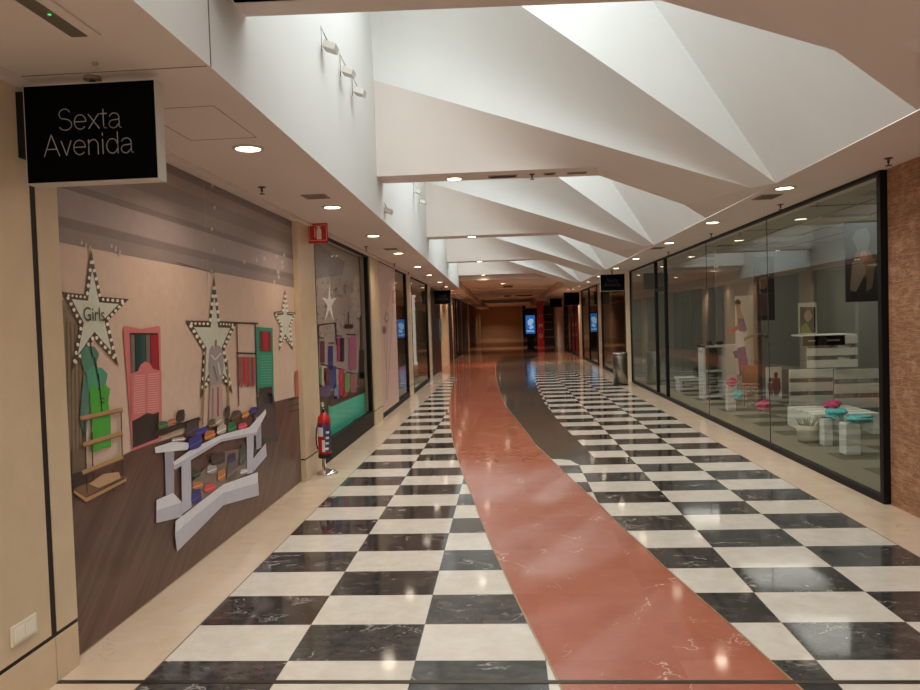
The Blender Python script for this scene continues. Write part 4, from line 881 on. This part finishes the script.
# extinguisher on stand
ex, ey = -1.925, 7.44
t = thing('extinguisher_stand', 'chrome floor stand with round base holding the fire extinguisher', 'stand', (ex, ey, 0))
mb = MB(); mb.lathe([(0, 0), (.113, 0), (.113, .014), (.095, .03), (.05, .042), (.02, .055), (0, .055)], (ex, ey, 0), CHROME, 36); mb.build('base', t)
mb = MB(); mb.tube((ex-.03, ey+.02, .04), (ex-.03, ey+.02, .735), .013, CHROME); mb.blob((ex-.03, ey+.02, .745), (.018, .018, .018), CHROME); mb.build('pole', t)
mb = MB(); mb.box((ex-.03, ey-.01, .5), (ex+.03, ey+.02, .52), CHROME); mb.build('bracket', t)
fx_, fy_ = ex+.005, ey-.085
t = thing('fire_extinguisher', 'red fire extinguisher with blue and white label on the chrome stand', 'fire extinguisher', (fx_, fy_, .15)); ER = mat('extinguisher_red', (190, 26, 22), .25)
mb = MB(); mb.lathe([(0, 0), (.068, 0), (.074, .012), (.074, .41), (.066, .45), (.03, .485), (.022, .50), (0, .50)], (fx_, fy_, .15), ER, 32); mb.build('cylinder_body', t)
mb = MB(); mb.lathe([(.0755, .0), (.077, .005), (.077, .045), (.0755, .05)], (fx_, fy_, .145), mat('rubber_black', (24, 22, 22), .7), 32); mb.build('base_ring', t)
mb = MB(); LB = [(.33, .395, (38, 42, 74)), (.28, .33, (206, 206, 212)), (.23, .28, (196, 200, 208))]
def arc(z0, z1, a0, a1, m, rad=.0752, n=8):
    for k in range(n):
        t0 = a0+(a1-a0)*k/n; t1 = a0+(a1-a0)*(k+1)/n
        mb.poly([(fx_+rad*math.cos(q), fy_+rad*math.sin(q), .15+z) for q, z in ((t0, z0), (t1, z0), (t1, z1), (t0, z1))], m)
d2 = math.radians
arc(.34, .39, d2(180), d2(360), pc((40, 46, 84))); arc(.24, .34, d2(180), d2(275), pc((206, 208, 214))); arc(.24, .34, d2(275), d2(360), pc((52, 58, 96))); arc(.07, .24, d2(285), d2(360), pc((60, 62, 90)))
for k in range(4): arc(.09+k*.06, .115+k*.06, d2(288+k*4), d2(320+k*4), pc((220, 220, 222)), .0758, 3)
arc(.07, .2, d2(262), d2(288), pc((214, 208, 206)), .0757, 3)
mb.build('label', t, label='blue and white instruction label')
mb = MB(); mb.tube((fx_, fy_, .64), (fx_, fy_, .68), .016, mat('rubber_black', (24, 22, 22))); mb.box((fx_-.012, fy_-.05, .675), (fx_+.012, fy_+.04, .69), MATS['rubber_black'], .003); mb.box((fx_-.01, fy_-.06, .70), (fx_+.01, fy_+.02, .712), MATS['rubber_black'], .003); mb.build('valve_handle', t)
mb = MB()
pr = Vector((fx_-.02, fy_, .66))
for k in range(1, 9):
    a = k/8; q = Vector((fx_-.02-.075*math.sin(a*2.2), fy_-.01, .66-.42*a)); mb.tube(pr, q, .008, MATS['rubber_black'], seg=8); pr = q
mb.build('hose', t)

fe = bpy.data.objects['fire_extinguisher']; fe.scale = (.9, .9, .94); fe.location.z = .195
# switch plate
t = thing('wall_socket', 'white double socket plate low on the beige left pier', 'socket', (LX, 2.757, .29)); SW = mat('socket_white', (232, 224, 204), .35)
mb = MB(); mb.box((LX, 2.757, .288), (LX+.010, 2.917, .372), SW, .003); mb.build('plate', t)
for k in range(2): mb = MB(); mb.box((LX+.010, 2.772+k*.068, .300), (LX+.014, 2.834+k*.068, .36), mat('socket_insert', (240, 234, 218), .3), .002); mb.build('rocker', t)

# steel bin
t = thing('litter_bin', 'brushed steel litter bin beside the right pier', 'bin', (2.62, 16.7, 0))
mb = MB(); mb.lathe([(0, .015), (.165, .015), (.165, .70), (.15, .72), (.15, .70), (0, .70)], (2.62, 16.7, 0), STEEL, 28); mb.build('bin_body', t)
mb = MB(); mb.lathe([(.168, 0), (.168, .03), (0, .03)], (2.62, 16.7, 0), BLACK, 28); mb.build('base_ring', t)
mb = MB(); mb.lathe([(.168, .69), (.172, .70), (.168, .745), (.10, .755), (.095, .72)], (2.62, 16.7, 0), STEEL, 28); mb.build('lid', t)

# screen totem and red pillar, dark kiosk at the end
t = thing('screen_totem', 'lit blue advertising screen standing at the corridor end', 'screen', (1.25, 38, 0))
A = onY(525.5, 315.5, 38); B = onY(535.2, 333.5, 38)
mb = MB(); mb.box((A.x-.06, 38.0, B.z-.1), (B.x+.06, 38.12, A.z+.06), BLACK); mb.build('housing', t)
mb = MB(); mb.box((A.x+.05, 38.02, 0), (B.x-.05, 38.1, B.z-.1), BLACK); mb.box((A.x-.05, 37.85, 0), (B.x+.05, 38.3, .04), BLACK); mb.build('pedestal', t)
mb = MB(); mb.box((A.x, 37.99, B.z), (B.x, 37.999, A.z), mat('screen_cyan', (50, 120, 190), .4, emit=(50, 130, 220), es=.45)); mb.build('screen_panel', t)
mb = MB()
for pts in ([(527.5, 321), (530, 318.5), (533, 319), (533.5, 322), (531, 326), (528, 325)], [(529, 327), (533, 325), (533.5, 328), (530, 329.5)]): mb.poly([onY(px, py, 37.985) for px, py in pts], mat('screen_light', (190, 220, 240), .4, emit=(170, 215, 250), es=.55))
mb.poly([onY(px, py, 37.985) for px, py in rect(526.5, 330.5, 534, 331.6)], MATS['screen_light']); mb.build('screen_picture', t)
t = thing('red_pillar', 'red advertising pillar with pale letters at the corridor end', 'pillar', (2.05, 41.5, 0)); A = onY(537, 303, 41.5); B = onY(544.5, 345, 41.5)
mb = MB(); mb.box((A.x, 41.5, 0), (B.x, 41.9, H-.005), mat('pillar_red', (176, 36, 46), .5)); mb.build('pillar_body', t)
for k, (ch, py) in enumerate((('H', 315.5), ('M', 326), ('O', 336))):
    c = onY(540.8, py, 41.48); text('pillar_lettering', ch, t, c, (math.pi/2, 0, 0), .30, mat('pillar_letter', (240, 180, 180), .5), .001)
t = thing('dark_kiosk', 'dark kiosk with shelves of goods behind the red pillar', 'kiosk', (2.6, 43.0, 0)); mb = MB(); mb.box((2.32, 43.0, 0), (2.9, 43.5, 2.4), mat('near_black', (22, 18, 16))); mb.build('body', t)
for k in range(4): mb = MB(); mb.box((2.34, 42.95, .5+k*.45), (2.88, 43.0, .54+k*.45), mat('kiosk_shelf', (140, 120, 104), .6)); mb.build('shelf', t)
